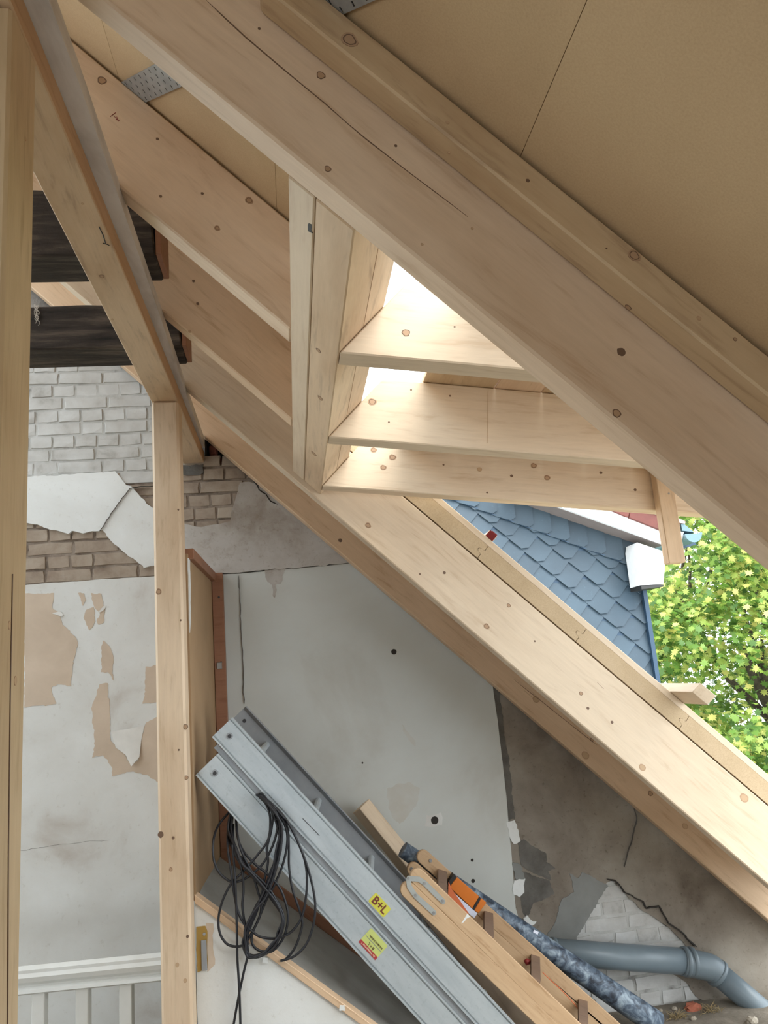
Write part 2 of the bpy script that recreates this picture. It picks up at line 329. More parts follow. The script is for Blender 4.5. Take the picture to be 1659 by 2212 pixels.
def wp(*pp): return [xz(onY(x, y, YW)) for x, y in pp]
bricks = {}
def brick_mesh(kind, mat, v):
    k = (kind, mat.name, v)
    if k not in bricks:
        rg = random.Random(v*31+(kind == 's')); w = 0.235 if kind == 's' else 0.112; h = 0.0645; bm = bmesh.new(); n = 3
        q = [(-w/2, -h/2), (0, -h/2), (w/2, -h/2), (w/2, 0), (w/2, h/2), (0, h/2), (-w/2, h/2), (-w/2, 0)]
        q = [(x+rg.uniform(-.004, .004), z+rg.uniform(-.003, .003)) for x, z in q]
        fr = [bm.verts.new((x*0.97, 0+rg.uniform(-.0015, .0015), z*0.93)) for x, z in q]; md = [bm.verts.new((x, 0.006, z)) for x, z in q]; bk = [bm.verts.new((x, 0.03, z)) for x, z in q]
        bm.faces.new(fr); 
        for a, b in ((fr, md), (md, bk)):
            for i in range(8): bm.faces.new((a[i], b[i], b[(i+1) % 8], a[(i+1) % 8]))
        bmesh.ops.recalc_face_normals(bm, faces=bm.faces)
        me = bpy.data.meshes.new('brick'); bm.to_mesh(me); bm.free(); me.materials.append(mat); bricks[k] = me
    return bricks[k]
Z0 = onY(100, 915, YW).z
def brick_field(poly, mat, seed, first_stretcher=0, tint=0.0):
    rg = random.Random(seed); xs = [p[0] for p in poly]; zs = [p[1] for p in poly]; h = 0.0765
    for row in range(int(math.floor((min(zs)-Z0)/h))-1, int(math.ceil((max(zs)-Z0)/h))+1):
        zc = Z0+row*h+h/2; x = min(xs)-0.3+rg.uniform(0, .12); st = (row+first_stretcher) % 2
        while x < max(xs)+0.1:
            kind = 's' if (st and rg.random() < .85) or rg.random() < .15 else 'h'
            w = (0.235 if kind == 's' else 0.112)+0.011; xc = x+w/2; x += w
            if any(inside((xc+dx*w*.45, zc+dz*h*.4), poly) for dx in (-1, 0, 1) for dz in (-1, 0, 1)):
                me = brick_mesh(kind, mat, rg.randrange(3))
                share('brick', me, wl, Matrix.Translation((xc, YW-0.004+rg.uniform(-.004, .003), zc)) @ Matrix.Rotation(rg.uniform(-.018, .018), 4, 'Y'))
for nm, q, m_ in (('whitewash_coat', ((30, 735), (245, 735), (335, 845), (405, 960), (405, 1000), (330, 1026), (30, 1044)), WASHM), ('whitewash_coat', ((1170, 1985), (1305, 1890), (1520, 2070), (1520, 2190), (1160, 2230), (1160, 2040)), WASHM),
                  ('mortar_coat', ((250, 1022), (400, 1006), (560, 1004), (600, 1060), (500, 1145), (405, 1150), (330, 1115)), BAREM), ('mortar_coat', ((30, 1118), (230, 1130), (340, 1228), (340, 1256), (30, 1270)), BAREM)):
    obj(nm, prism_bm([xz(onY(x, y, YW)) for x, y in q], YW-.0005 if m_ is WASHM else YW+.001, YW+.02), m_, wl)
brick_field(wp((40, 740), (240, 745), (330, 850), (400, 960), (400, 1000), (330, 1022), (40, 1040)), BWASH, 3)
brick_field(wp((255, 1030), (400, 1010), (520, 1000), (600, 1050), (520, 1050), (500, 1130), (405, 1135), (330, 1105)), BBARE, 5, 1)
brick_field(wp((40, 1125), (215, 1140), (335, 1228), (335, 1252), (40, 1268)), BBARE, 8, 1)
brick_field(wp((1190, 1985), (1305, 1895), (1500, 2070), (1500, 2175), (1180, 2212), (1180, 2040)), BWASH, 12)

def plaster(name, pp, mat, seed, th=0.022, amp=0.007, step=0.02, skip=(), base=YW):
    o = obj(name, prism_bm(jag(wp(*pp), amp, step, seed, skip=skip), base-th, base+0.012), mat, wl); return o
plaster('plaster_patch', [(30, 1034), (250, 1020), (262, 1034), (275, 1050), (285, 1052), (292, 1060), (308, 1078), (318, 1090), (345, 1112), (345, 1222), (312, 1228), (295, 1212), (262, 1188), (240, 1168), (222, 1146), (200, 1149), (175, 1152), (158, 1148), (150, 1155), (112, 1146), (82, 1134), (30, 1126)], PLWHITE, 1)
plaster('plaster_patch', [(30, 1268), (120, 1260), (330, 1247), (425, 1243), (425, 2300), (30, 2300)], PLWHITE, 2, 0.03, 0.003, 0.03)
plaster('plaster_patch', [(395, 1132), (440, 1140), (498, 1128), (508, 1085), (520, 1045), (545, 1045), (590, 1060), (640, 1100), (800, 1230), (760, 1216), (640, 1228), (520, 1238), (395, 1246)], PLSTAIN, 3, 0.026)
plaster('plaster_patch', [(395, 1006), (440, 1004), (440, 1022), (425, 1028), (395, 1026)], PLDARK, 4, 0.012)
wallp = plaster('smooth_plaster_panel', [(470, 1243), (520, 1240), (640, 1229), (760, 1217), (900, 1300), (1062, 1478), (1078, 1600), (1092, 1720), (1106, 1880), (1112, 1960), (1122, 2000), (1128, 2300), (430, 2300), (440, 1900), (470, 1500)], PLSMOOTH, 5, 0.02, 0.0018, 0.03)
plaster('plaster_patch', [(1060, 1478), (1500, 1840), (1800, 2090), (1800, 2260), (1660, 2195), (1500, 2065), (1440, 2000), (1385, 1965), (1345, 1925), (1322, 1897), (1308, 1906), (1297, 1935), (1270, 1960), (1255, 1985), (1240, 2030), (1190, 2120), (1120, 2212), (1105, 1950), (1092, 1760)], PLBROWN, 6, 0.014)
plaster('plaster_patch', [(1440, 2095), (1500, 2075), (1640, 2200), (1560, 2190), (1500, 2150), (1480, 2120)], PLBROWN, 16, 0.012)
# scars on the wall: dark damp strip, cement smear, chipped filler
for nm, pp, mt, th in [
    ('damp_strip', [(1058, 1474), (1078, 1488), (1085, 1560), (1092, 1612), (1102, 1680), (1108, 1740), (1110, 1768), (1094, 1772), (1088, 1700), (1076, 1600)], PLDARK, 0.018),
    ('filler_chip', [(1092, 1774), (1110, 1770), (1118, 1795), (1122, 1815), (1108, 1822), (1098, 1805)], PLWHITE, 0.022),
    ('broken_plaster', [(1118, 1812), (1130, 1812), (1155, 1830), (1178, 1842), (1178, 1860), (1198, 1875), (1182, 1880), (1188, 1900), (1150, 1885), (1126, 1870), (1120, 1845)], PLDARK, 0.017),
    ('broken_plaster', [(1104, 1862), (1122, 1866), (1130, 1885), (1134, 1900), (1112, 1898)], PLGREY, 0.02),
    ('filler_chip', [(1108, 1900), (1132, 1896), (1130, 1925), (1118, 1935), (1106, 1930)], PLWHITE, 0.024),
    ('filler_chip', [(1128, 1982), (1136, 1974), (1145, 1985), (1156, 1988), (1148, 1996), (1134, 1994)], PLWHITE, 0.024),
    ('cement_smear', [(1228, 1885), (1245, 1895), (1256, 1882), (1312, 1912), (1295, 1935), (1258, 2000), (1240, 2036), (1172, 2030), (1200, 1985), (1212, 1940), (1238, 1925)], PLGREY, 0.0165),
    ('damp_patch', [(1125, 1880), (1150, 1890), (1185, 1900), (1195, 1930), (1150, 1950), (1135, 1990), (1125, 1960)], PLDARK, 0.0145),
    ('stain', [(835, 1702), (856, 1692), (884, 1688), (906, 1702), (898, 1740), (880, 1762), (862, 1778), (848, 1766), (838, 1745)], PLSTN, 0.0204),
    ('stain', [(866, 1560), (874, 1575), (890, 1592), (898, 1612), (888, 1606), (872, 1584)], PLSTN, 0.0204),
    ('bare_paper_patch', [(57, 1283), (120, 1282), (117, 1315), (132, 1330), (138, 1350), (165, 1375), (172, 1390), (165, 1420), (160, 1450), (157, 1482), (128, 1478), (115, 1485), (125, 1520), (57, 1528)], TANP, 0.0315),
    ('bare_paper_patch', [(172, 1282), (185, 1283), (188, 1298), (182, 1310)], TANP, 0.0315),
    ('bare_paper_patch', [(200, 1282), (222, 1284), (226, 1310), (218, 1325), (206, 1310)], TANP, 0.0315),
    ('bare_paper_patch', [(190, 1318), (205, 1312), (208, 1335), (205, 1352), (196, 1362), (184, 1335)], TANP, 0.0315),
    ('bare_paper_patch', [(212, 1340), (227, 1308), (229, 1325), (228, 1345), (215, 1350)], TANP, 0.0315),
    ('bare_paper_patch', [(225, 1384), (240, 1398), (248, 1420), (248, 1470), (236, 1452), (221, 1452), (222, 1410)], TANP, 0.0315),
    ('bare_paper_patch', [(218, 1478), (236, 1476), (240, 1530), (242, 1600), (270, 1625), (285, 1650), (302, 1640), (305, 1600), (318, 1560), (345, 1545), (345, 1690), (320, 1672), (290, 1665), (245, 1675), (240, 1650), (225, 1630), (202, 1636), (208, 1600), (202, 1560), (200, 1530), (212, 1500)], TANP, 0.0315),
    ('bare_paper_patch', [(317, 1440), (345, 1436), (345, 1515), (310, 1520), (316, 1480)], TANP, 0.0315),
    ('paint_chip', [(572, 1232), (618, 1228), (610, 1245), (606, 1262), (596, 1262), (594, 1292), (590, 1290), (588, 1264), (578, 1258)], PLSTAIN, 0.021)]:
    plaster(nm, pp, mt, len(nm)*7+len(pp), th, 0.006, 0.010)
# curled paper flaps
def flap(pp, curl):
    bm = bmesh.new(); q = [onY(x, y, YW-0.033) for x, y in pp]; c = sum(q, Vector())/len(q)
    top = [bm.verts.new((p.x, p.y-curl*max(0, (c.z-p.z)*8), p.z)) for k, p in enumerate(q)]
    cvx = bm.verts.new((c.x, sum(v.co.y for v in top)/len(top), c.z))
    for k in range(len(top)): bm.faces.new((top[k], top[(k+1) % len(top)], cvx))
    return obj('paper_flap', bm, PAPER, wl, smooth=True)
flap([(240, 1580), (275, 1575), (312, 1567), (305, 1600), (302, 1635), (285, 1655), (272, 1630), (250, 1615)], 0.02)
flap([(112, 1325), (130, 1320), (137, 1328), (134, 1332)], 0.02); flap([(210, 1325), (226, 1306), (229, 1312), (222, 1320)], 0.02)
# cracks
for pp, w in [([(332, 1052), (282, 1058), (262, 1085), (243, 1110), (238, 1120), (225, 1140), (218, 1148)], 0.0018),
              ([(1308, 1897), (1325, 1900), (1345, 1925), (1385, 1945), (1392, 1960), (1420, 1955), (1440, 1992), (1470, 2012), (1500, 2042)], 0.007),
              ([(1366, 1745), (1372, 1770), (1360, 1820), (1350, 1850), (1345, 1870)], 0.0012),
              ([(545, 1035), (560, 1060), (575, 1070), (585, 1085), (600, 1092)], 0.007),
              ([(45, 1835), (90, 1828), (160, 1820), (240, 1812)], 0.0012),
              ([(516, 1245), (519, 1300), (521, 1360), (524, 1400), (526, 1440), (528, 1520)], 0.0035)]:
    pts = jag(wp(*pp), 0.005, 0.02, len(pp), closed=False)+[wp(*pp)[-1]]
    obj('crack', mesh_line(pts, w, YW-0.0305 if pp[0][0] < 400 else YW-0.0285, YW-0.01), MORTARD if w > .004 else PLDARK, wl)
# plug hole and little nail holes in the smooth panel
for x, y, r in [(939, 1772, 8), (851, 1408, 6), (1020, 1858, 3), (1022, 1903, 4), (783, 1648, 2), (475, 1438, 3)]:
    p = onY(x, y, YW-0.021); obj('wall_hole', tube_bm([p, p+Vector((0, .02, 0))], r/FPX*YW, 9), MORTARD, wl)
p = onY(934, 1770, YW-0.0205); obj('filler_chip', prism_bm(jag([(p.x-.045, p.z-.03), (p.x+.05, p.z-.035), (p.x+.05, p.z+.03), (p.x-.03, p.z+.025)], .008, .02, 4), p.y, p.y+.005), PLWHITE, wl)

# ------------------------------------------------------------------ ceiling of fibre boards, joints every 0.61 m
cl = empty('ceiling'); tag(cl, 'underside of tan fibreboard roof sheathing', kind='structure')
def tongue(s, n0, n1, d):      # tongue-and-groove edge between two boards, from bottom to top
    q = [(0, 0), (0, .30), (-.008, .34), (-.020, .38), (-.026, .46), (-.024, .56), (-.012, .62), (.0, .60), (.006, .66), (.004, .80), (.004, 1)]
    return [(s+x+d, n0+(n1-n0)*t) for x, t in q]
def panel(s0, s1, y0, y1, th=0.062, profile=False):
    if profile: poly = tongue(s0, NC, NC+th, .0012)[::-1]+tongue(s1, NC, NC+th, -.0012)
    else: poly = [(s0+.0006, NC), (s1-.0006, NC), (s1-.0006, NC+th), (s0+.0006, NC+th)]
    pw = [xz(sn(s, n, 0)) for s, n in poly]
    return beam('panel', pw, y0, y1, A, BOARD if not profile else BOARDE, 0.0, cl)
j0 = -0.308; stp = 0.6115
for k in range(-5, 6):
    s0 = j0+k*stp
    yend = 4.62 if s0+stp < -0.60 else 1.31
    if s0 < -0.60 < s0+stp:
        panel(s0, -0.565, 1.31, 4.62); panel(s0, s0+stp, -3.4, 1.31); continue
    if yend > 2: panel(s0, s0+stp, -3.4, 1.275); panel(s0, s0+stp, 1.277, 4.62)
    else: panel(s0, s0+stp, -3.4, 1.31)
# unseen left roof slope, added to block side light; its roof window lights old wall
for y0, y1, x0, x1 in ((-3.4, 0.9, -5.5, -2.4), (4.25, 4.62, -5.5, -2.4), (0.9, 4.25, -5.5, -5.2), (0.9, 4.25, -2.5, -2.4)):
    zr = roofz(-2.4); f_ = lambda x: zr+(x+2.4)*.985
    obj('panel', prism_bm([(x0, f_(x0)), (x1, f_(x1)), (x1, f_(x1)+.08), (x0, f_(x0)+.08)], y0, y1), BOARD, cl)
kw = obj('wall_left', box_bm(-5.6, -5.5, -3.4, 4.5, FZ, roofz(-2.4)-3.1*.985), PLWHITE); tag(kw, 'low unseen knee wall under the far roof slope, added to close off light', kind='structure')  # unseen knee wall, added to close off low light from the left
bw = obj('wall_front', prism_bm([(-5.5, FZ), (-3.6, FZ), (-3.6, .45), (1.4, .45), (1.4, FZ), (3.1, FZ), (3.1, roofz(3.1, .94)), (-2.4, roofz(-2.4, .94)), (-5.5, roofz(-2.4)-3.1*.985)], -3.52, -3.4), PLSTAIN); tag(bw, 'added unseen gable wall behind the viewer, with a wide low opening shaped for light', kind='structure')  # added unseen wall cuts light from behind; low opening lights the lower walls
# beyond the dormer: boards on the trimmer and wall rafters, their near edges in view
YR4 = 3.43
sj = [DA.dot(onY(x, y, YR4)) for x, y in ((1040, 1195), (1252, 1375), (1478, 1560))]
edges = [-0.565, sj[0], sj[1], sj[2], sj[2]+.61, sj[2]+1.22]
for a, b in zip(edges, edges[1:]): panel(a, b, YR4+0.002, 4.62, 0.076, True)

# ================================================================== RAFTERS
def rafter(label, y0, y1, s0, s1, d, mat, top=NC-0.006, grp='pale spruce rafters of the new roof'):
    pw = [xz(sn(s, n, 0)) for s, n in ((s0, d), (s1, d), (s1, top), (s0, top))]
    return tag(beam('rafter', pw, y0, y1, A, mat, 0.005), label, 'rafter', grp)
HS0, HS1, HS2 = -0.642, -0.573, -0.474      # trimmer boards, along the slope
r1 = rafter('large near rafter crossing the whole view under the open board ceiling', 1.238, 1.309, -2.9, 2.9, 0.700, SPRUCE)
r2 = rafter('second rafter, with two round knots and red pencil marks, ending at the doubled trimmer', 1.974, 2.062, -2.9, HS0-.001, 0.700, SPRUCE)
r3 = rafter('third rafter, ending at the trimmer between the two dark collar beam ends', 2.72, 2.805, -2.9, HS0-.001, 0.700, WARM)
r4 = rafter('bright rafter with small knots carrying the cut fibreboard edge below the dormer', YR4, YR4+.085, -2.9, 2.9, 0.676, SPRUCE2)
r5 = rafter('shaded last rafter lying against the plastered gable wall', 4.235, 4.315, -2.9, 2.9, 0.688, WARM)
gn = tuple(DA)
knots(r1, [(693, 163, 9, 1), (708, 365, 7, 1), (1342, 760, 9, 3), (1332, 893, 9, 1), (855, 315, 3, 3), (1020, 494, 3, 4), (560, 62, 3, 3), (912, 528, 3, 4)], lambda x, y: onY(x, y, 1.238), (0, -1, 0), gn)
knots(r2, [(220, 174, 9, 1), (538, 433, 8, 2), (469, 493, 6, 2), (153, 125, 3, 3), (340, 300, 3, 3), (437, 418, 3, 3), (347, 424, 3, 3)], lambda x, y: onY(x, y, 1.974), (0, -1, 0), gn)
knots(r3, [(418, 607, 3, 3), (427, 656, 3, 3), (410, 716, 3, 4)], lambda x, y: onY(x, y, 2.72), (0, -1, 0), gn)
knots(r4, [(795, 1135, 6, 2), (1051, 1353, 6, 2), (1099, 1308, 4, 1), (960, 1237, 3, 3), (907, 1240, 2, 3), (1255, 1498, 4, 1), (1388, 1658, 7, 4), (1270, 1530, 3, 3), (1608, 1724, 9, 4), (1322, 1560, 3, 3), (1155, 1385, 2, 3)], lambda x, y: onY(x, y, YR4), (0, -1, 0), gn)
knots(r5, [(1158, 1511, 7, 4), (1279, 1598, 4, 1), (1405, 1714, 5, 1), (1480, 1785, 6, 4), (735, 1167, 4, 3), (1265, 1632, 8, 4)], lambda x, y: onY(x, y, 4.235), (0, -1, 0), gn)
# pencil marks on the second rafter
for a, b in (((238, 252), (250, 243)), ((246, 250), (256, 262)), ((252, 252), (254, 258)), ((250, 258), (258, 260))):
    P, Q = onY(*a, 1.9735), onY(*b, 1.9735); obj('pencil_mark', tube_bm([P, Q], 0.0009, 5), REDP, r2)
# drying cracks
def crack_on(parent, pp, Y, w):
    q = [xz(onY(x, y, Y)) for x, y in pp]; obj('drying_crack', mesh_line(jag(q, .001, .05, 3, closed=False)+[q[-1]], w, Y-0.0006, Y+.002), KNOTR, parent)
crack_on(r1, [(445, 0), (530, 80), (610, 148), (700, 222), (790, 300), (880, 370), (960, 430), (1010, 468)], 1.238, .0022)
crack_on(r5, [(1110, 1468), (1140, 1492), (1170, 1515), (1220, 1555), (1290, 1610)], 4.235, .004)
crack_on(r5, [(1133, 1492), (1148, 1505)], 4.235, .004)
crack_on(r4, [(1290, 1474), (1304, 1488)], YR4, .004)
# packing batten nailed along the near rafter, under the ceiling
b0 = DA.dot(onY(575, 0, 1.238))
pw = [xz(sn(s, n, 0)) for s, n in ((b0+.02, .886), (b0+.005, .893), (b0, .92), (b0+.004, NC-.006), (2.9, NC-.006), (2.9, .886))]
bt = tag(beam('batten', pw, 1.172, 1.236, A, WEATH, 0.004), 'rough brown batten with big ringed knots, nailed to the near rafter below the ceiling', 'batten')
knots(bt, [(755, 86, 17, 2), (1370, 552, 13, 2), (1140, 390, 4, 3), (1588, 733, 4, 1), (1310, 537, 2, 3), (967, 265, 4, 4), (1510, 688, 5, 4), (970, 330, 3, 4)], lambda x, y: onY(x, y, 1.172), (0, -1, 0), gn)
knots(bt, [(1357, 664, 7, 1)], lambda x, y: onN(x, y, .886), tuple(-NA), gn)
# counter batten lying on the far boards, and roof lath ends poking out
lt = tag(beam('batten', [xz(sn(s, n, 0)) for s, n in ((-.56, 1.032), (2.9, 1.032), (2.9, 1.062), (-.56, 1.062))], YR4+.004, YR4+.06, A, SPRUCE2, .002), 'thin bright counter batten on the fibreboard edge above the bright rafter', 'batten')
def lath(x, y, n, ln, label, painted=False, w=.045, h=.03):
    P = onN(x, y, n); s = DA.dot(P); t = empty('roof_lath', sn(s, 1.063, P.y)); tag(t, label, 'lath')
    pw = [xz(sn(a, b, 0)) for a, b in ((s-w/2, 1.063), (s+w/2, 1.063), (s+w/2, 1.063+h), (s-w/2, 1.063+h))]
    L = P.y+ln-P.y
    bm = bmesh.new(); ax = Vector((0, 1, 0))
    o = obj('lath', prism_bm([(0, 0), (ln, 0), (ln, h), (-.02, h)], 0, w, .002), SPRUCE2, t, frame(sn(s+w/2, 1.063, P.y), ax, -DA, NA))
    if painted:
        obj('painted_end', prism_bm([(-.003, 0.001), (.001, 0.001), (-.018, h-.001), (-.0225, h-.001)], .002, w-.002), REDP, t, frame(sn(s+w/2, 1.063, P.y), ax, -DA, NA))
        obj('paint_blob', prism_bm(jag([(-.02, h-.001), (.05, h-.001), (.045, h+.004), (-.02, h+.004)], .003, .01, 2), .004, w-.01), REDP, t, frame(sn(s+w/2, 1.063, P.y), ax, -DA, NA))
    return t
lath(1060, 1158, 1.078, .9, 'short roof lath end with dark red paint, poking over the board edge', True)
lath(1516, 1503, 1.078, 1.1, 'bare pale roof lath end sticking out before the green tree', w=.085, h=.05)

# perforated wind-bracing strap running diagonally under the boards
P1 = onN(327, 179, NC-.002); P2 = onN(835, 5, NC-.002)
P2 = sn(-.70, NC-.002, 1.09); P1 = sn(-1.393, NC-.002, 1.893)
ax = (P1-P2).normalized(); ay = NA.cross(ax); Ls, Ws = 3.2, .072
bm = bmesh.new(); cw = .02; org = P2-ax*1.15-ay*Ws/2; nrow = 4; rows = Ws/nrow
for i in range(int(Ls/cw)):
    for j in range(nrow):
        cx, cy = (i+.5)*cw, (j+.5)*rows; o4 = [bm.verts.new((cx+a*cw/2, cy+b*rows/2, 0)) for a, b in ((-1, -1), (1, -1), (1, 1), (-1, 1))]
        if (i+j) % 2 and j > 0 or (j == 0 and i % 2):
            hx, hy = .0022, .0048
            i4 = [bm.verts.new((cx+a*hx, cy+b*hy, 0)) for a, b in ((-1, -1), (1, -1), (1, 1), (-1, 1))]
            for q in range(4): bm.faces.new((o4[q], o4[(q+1) % 4], i4[(q+1) % 4], i4[q]))
        else: bm.faces.new(o4)
bmesh.ops.remove_doubles(bm, verts=bm.verts, dist=1e-5); bmesh.ops.solidify(bm, geom=bm.faces[:], thickness=.0015)
st = obj('perforated_strap', bm, ZINC, None, frame(org-NA*.0035, ax, ay, NA)); tag(st, 'grey perforated steel strap running diagonally under the ceiling boards', 'metal strap')
o = obj('strap_shadow_gap', prism_bm([(0, -.0005), (Ls, -.0005), (Ls, .0004), (0, .0004)], .004, Ws-.004), BLACK, st, frame(org+NA*.0010, ax, ay, NA)); o.name = 'strap_hole_shade'  # black sheet behind the strap paints its holes dark, as shade

# ------------------------------------------------------------------ doubled trimmer under the cut rafters
for lab, a, b, mt, kk in (('left board of the doubled trimmer, with a dark slot near its top', HS0, HS1-.0015, SPRUCE2, []),
                          ('right, wider board of the doubled trimmer, holding the dormer joists', HS1+.0015, HS2, DIRTY, [(688, 757, 7, 1), (692, 860, 8, 2), (678, 980, 8, 2)])):
    fr = frame(sn(b, .70, 1.311), Vector((0, 1, 0)), -DA, NA)
    t = obj('trimmer', prism_bm([(0, 0), (YR4-1.314, 0), (YR4-1.314, .188), (0, .188)], 0, b-a, .003), mt, None, fr)
    tag(t, lab, 'trimmer', 'doubled trimmer boards'); knots(t, kk, lambda x, y: onN(x, y, .70), tuple(-NA), (0, 1, 0))
    if not kk:
        p = onN(670, 492, .70); obj('slot', prism_bm(jag([(-.016, -.004), (.012, -.007), (.016, .005), (-.012, .004)], .003, .008, 5), -.001, .002), BLACK, t, frame(p, Vector((0, 1, 0)), -NA*-1, -DA))
    else:
        p = onS(780, 640, HS2); obj('seam_line', prism_bm([(0, 0), (1.9, 0), (1.9, .0015), (0, .0015)], -.0008, .002), KNOTC, t, frame(Vector((sn(HS2, .80, 0).x, 1.36, sn(HS2, .80, 0).z)), Vector((0, 1, 0)), -DA, NA))
# ------------------------------------------------------------------ dormer joists, roof planks, hanging stick
BA = math.radians(7.2); ba = Vector((math.cos(BA), 0, -math.sin(BA))); bn = Vector((math.sin(BA), 0, math.cos(BA)))
P0 = sn(HS2+.0015, .702, 0)
def joist(label, y0, kk, mat=SPRUCE2, z=0.0, x1=2.75, kgr=None):
    p0 = P0+Vector((0, 0, z)); h = .236
    # left end follows the sloping trimmer face, then is cut square above it
    t = (h)/NA.dot(bn); pt = p0+NA*t
    q1 = p0+ba*((x1-p0.x)/ba.x); q2 = q1+bn*h
    o = beam('dormer_joist', [xz(p0), xz(q1), xz(q2), xz(pt)], y0, y0+.082, BA, mat, .004)
    tag(o, label, 'joist', 'low sloping dormer roof joists'); knots(o, kk, lambda x, y: onY(x, y, y0), (0, -1, 0), tuple(ba)); return o
jA = joist('nearest, brightest dormer joist, half hidden behind the near rafter', 1.868, [(877, 719, 8, 1), (982, 706, 2, 3)])
jB = joist('middle dormer joist with one knot beside the sunlit patch', 2.578, [(804, 868, 8, 2), (888, 842, 2, 3), (972, 855, 2, 3), (840, 912, 2, 3)])
jC = joist('farthest dormer joist with many knots, above the slate gable', 3.268, [(807, 972, 6, 2), (848, 988, 7, 2), (828, 1010, 6, 2), (958, 1004, 2, 3), (1036, 1014, 5, 4), (1153, 1006, 6, 2), (1182, 1032, 6, 2), (1105, 1028, 3, 3), (1372, 1058, 3, 3), (1298, 1021, 3, 3), (1052, 1064, 2, 3)])
o = obj('splice', prism_bm([(0, 0), (.0015, 0), (.0015, .2), (0, .2)], -.0006, .002), KNOTL, jB, frame(onY(1052, 963, 2.578)+bn*.01, ba, Vector((0, 1, 0)), bn))
top = P0+bn*.238
xs = .512
for k, (w, ya, yb) in enumerate([(.262, 1.25, 3.36), (.172, 1.28, 3.36), (.21, 1.25, 3.37), (.20, 1.26, 3.35), (.22, 1.25, 3.36), (.2, 1.25, 3.36), (.16, 1.26, 3.36), (.24, 1.31, 3.36), (.22, 1.31, 3.36), (.2, 1.31, 3.36)]):  # last three planks and joist ends unseen, added to shade the bright rafter
    a = top+ba*((xs-top.x)/ba.x); xs += w*ba.x+.004
    o = obj('roof_plank', prism_bm([(0, 0), (yb-ya, 0), (yb-ya, .022), (0, .022)], 0, w, .0015), WARM if k % 2 else WEATH, None, frame(Vector((a.x, ya, a.z))+ba*w, Vector((0, 1, 0)), -ba, bn))
    tag(o, 'sawn plank of the dormer roof lying across the joists, %s' % ['first beside the open gap', 'second from the open gap', 'third from the open gap', 'fourth from the open gap', 'fifth from the open gap', 'sixth from the open gap', 'seventh from the open gap, over the hanging stick', 'eighth from the open gap, unseen, added for shade', 'ninth from the open gap, unseen, added for shade', 'outermost, unseen, added for shade'][k], 'plank', 'dormer roof planks')
hs = zbeam('hanging_stick', onY(1430, 1100, 3.2).x, onY(1466, 1100, 3.2).x, 3.21, 3.262, onY(1450, 1216, 3.2).z, .88, DIRTY, .003)
tag(hs, 'short upright stick hanging from the end of the farthest dormer joist', 'stick')
p = onY(1445, 1066, 3.209); obj('screw', tube_bm([p, p+Vector((0, .004, 0))], .005, 8), STEEL, hs)

# ------------------------------------------------------------------ purlin, plank on it, posts, old collar beams
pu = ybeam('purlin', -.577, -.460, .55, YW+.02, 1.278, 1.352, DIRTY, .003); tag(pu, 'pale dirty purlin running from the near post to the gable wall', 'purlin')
knots(pu, [(220, 597, 6, 2), (178, 440, 3, 4), (243, 690, 3, 4)], lambda x, y: onZ(x, y, 1.278), (0, 0, -1), (0, 1, 0))
for a, b in (((214, 490), (228, 525)), ((222, 525), (236, 530))):
    P, Q = onZ(*a, 1.2775), onZ(*b, 1.2775); obj('split', tube_bm([P, (P+Q)/2+Vector((.002, 0, 0)), Q], .0016, 5), BLACK, pu)
pu.data.materials.append(BOUNCE)  # right face of the purlin carries bounce light in its colour
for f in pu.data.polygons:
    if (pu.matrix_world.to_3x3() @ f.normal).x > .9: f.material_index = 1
PT = 1.405; bm = bmesh.new()
sec = []
for y, xr in ((.5, -.411), (1.6, -.413), (2.6, -.424), (3.4, -.437), (YW-.05, -.447)):
    sec.append([bm.verts.new(v) for v in ((-.60, y, 1.353), (xr, y, 1.353), (xr, y, PT), (-.60, y, PT))])
bm.faces.new(sec[0]); bm.faces.new(sec[-1][::-1])
for p_, q_ in zip(sec, sec[1:]):
    for k in range(4): bm.faces.new((p_[k], q_[k], q_[(k+1) % 4], p_[(k+1) % 4]))
pk = obj('sill_plank', bm, GREYPL); tag(pk, 'grey lime-washed plank lying along the top of the purlin', 'plank')
po = zbeam('post', -.577, -.461, 1.268, 1.409, FZ, 1.277, STUD, .006); tag(po, 'near timber post at the edge of the view, stained and split', 'post', 'posts under the purlin')
po2 = zbeam('post', -.576, -.459, 3.338, 3.458, FZ, 1.277, POSTW, .010); tag(po2, 'far timber post with knots, beside the stair housing', 'post', 'posts under the purlin')
knots(po2, [(343, 1278, 6, 2), (347, 1803, 6, 3), (369, 1878, 4, 2), (401, 1570, 5, 1), (403, 1680, 4, 1), (385, 1101, 2, 3), (383, 2084, 4, 4), (400, 2118, 4, 4), (405, 2023, 3, 3), (374, 1810, 3, 3), (386, 1620, 2, 3), (390, 1340, 2, 3)], lambda x, y: onY(x, y, 3.338), (0, -1, 0), (0, 0, 1))
knots(po, [(33, 1470, 9, 4), (20, 1350, 8, 4), (55, 300, 4, 4)], lambda x, y: onX(x, y, -.461), (1, 0, 0), (0, 0, 1))
q = [onX(x, y, -.4605) for x, y in ((27, 1240), (22, 1500), (18, 1850), (16, 2212))]
obj('drying_crack', tube_bm(q, .0012, 5), KNOTR, po)
for lab, y0, y1, x1, zt in (('old blackened collar beam end, upper one, between second and third rafters', 2.345, 2.52, -.385, 1.645), ('old blackened collar beam end, lower one, hung with cobweb', 3.05, 3.24, -.40, 1.60)):
    q = jag([(-2.6, PT+.001), (x1, PT+.001), (x1-.01, zt), (-2.6, zt)], .004, .06, 5, skip=(0,))
    cb = beam('collar_beam', q, y0, y1, 0.0, DARKW, .006); tag(cb, lab, 'beam', 'old dark collar beams')
    obj('red_end_block', box_bm(x1+.001, x1+.02, y0+.004, y1-.01, PT+.004, zt-.05, .002), REDW, cb)
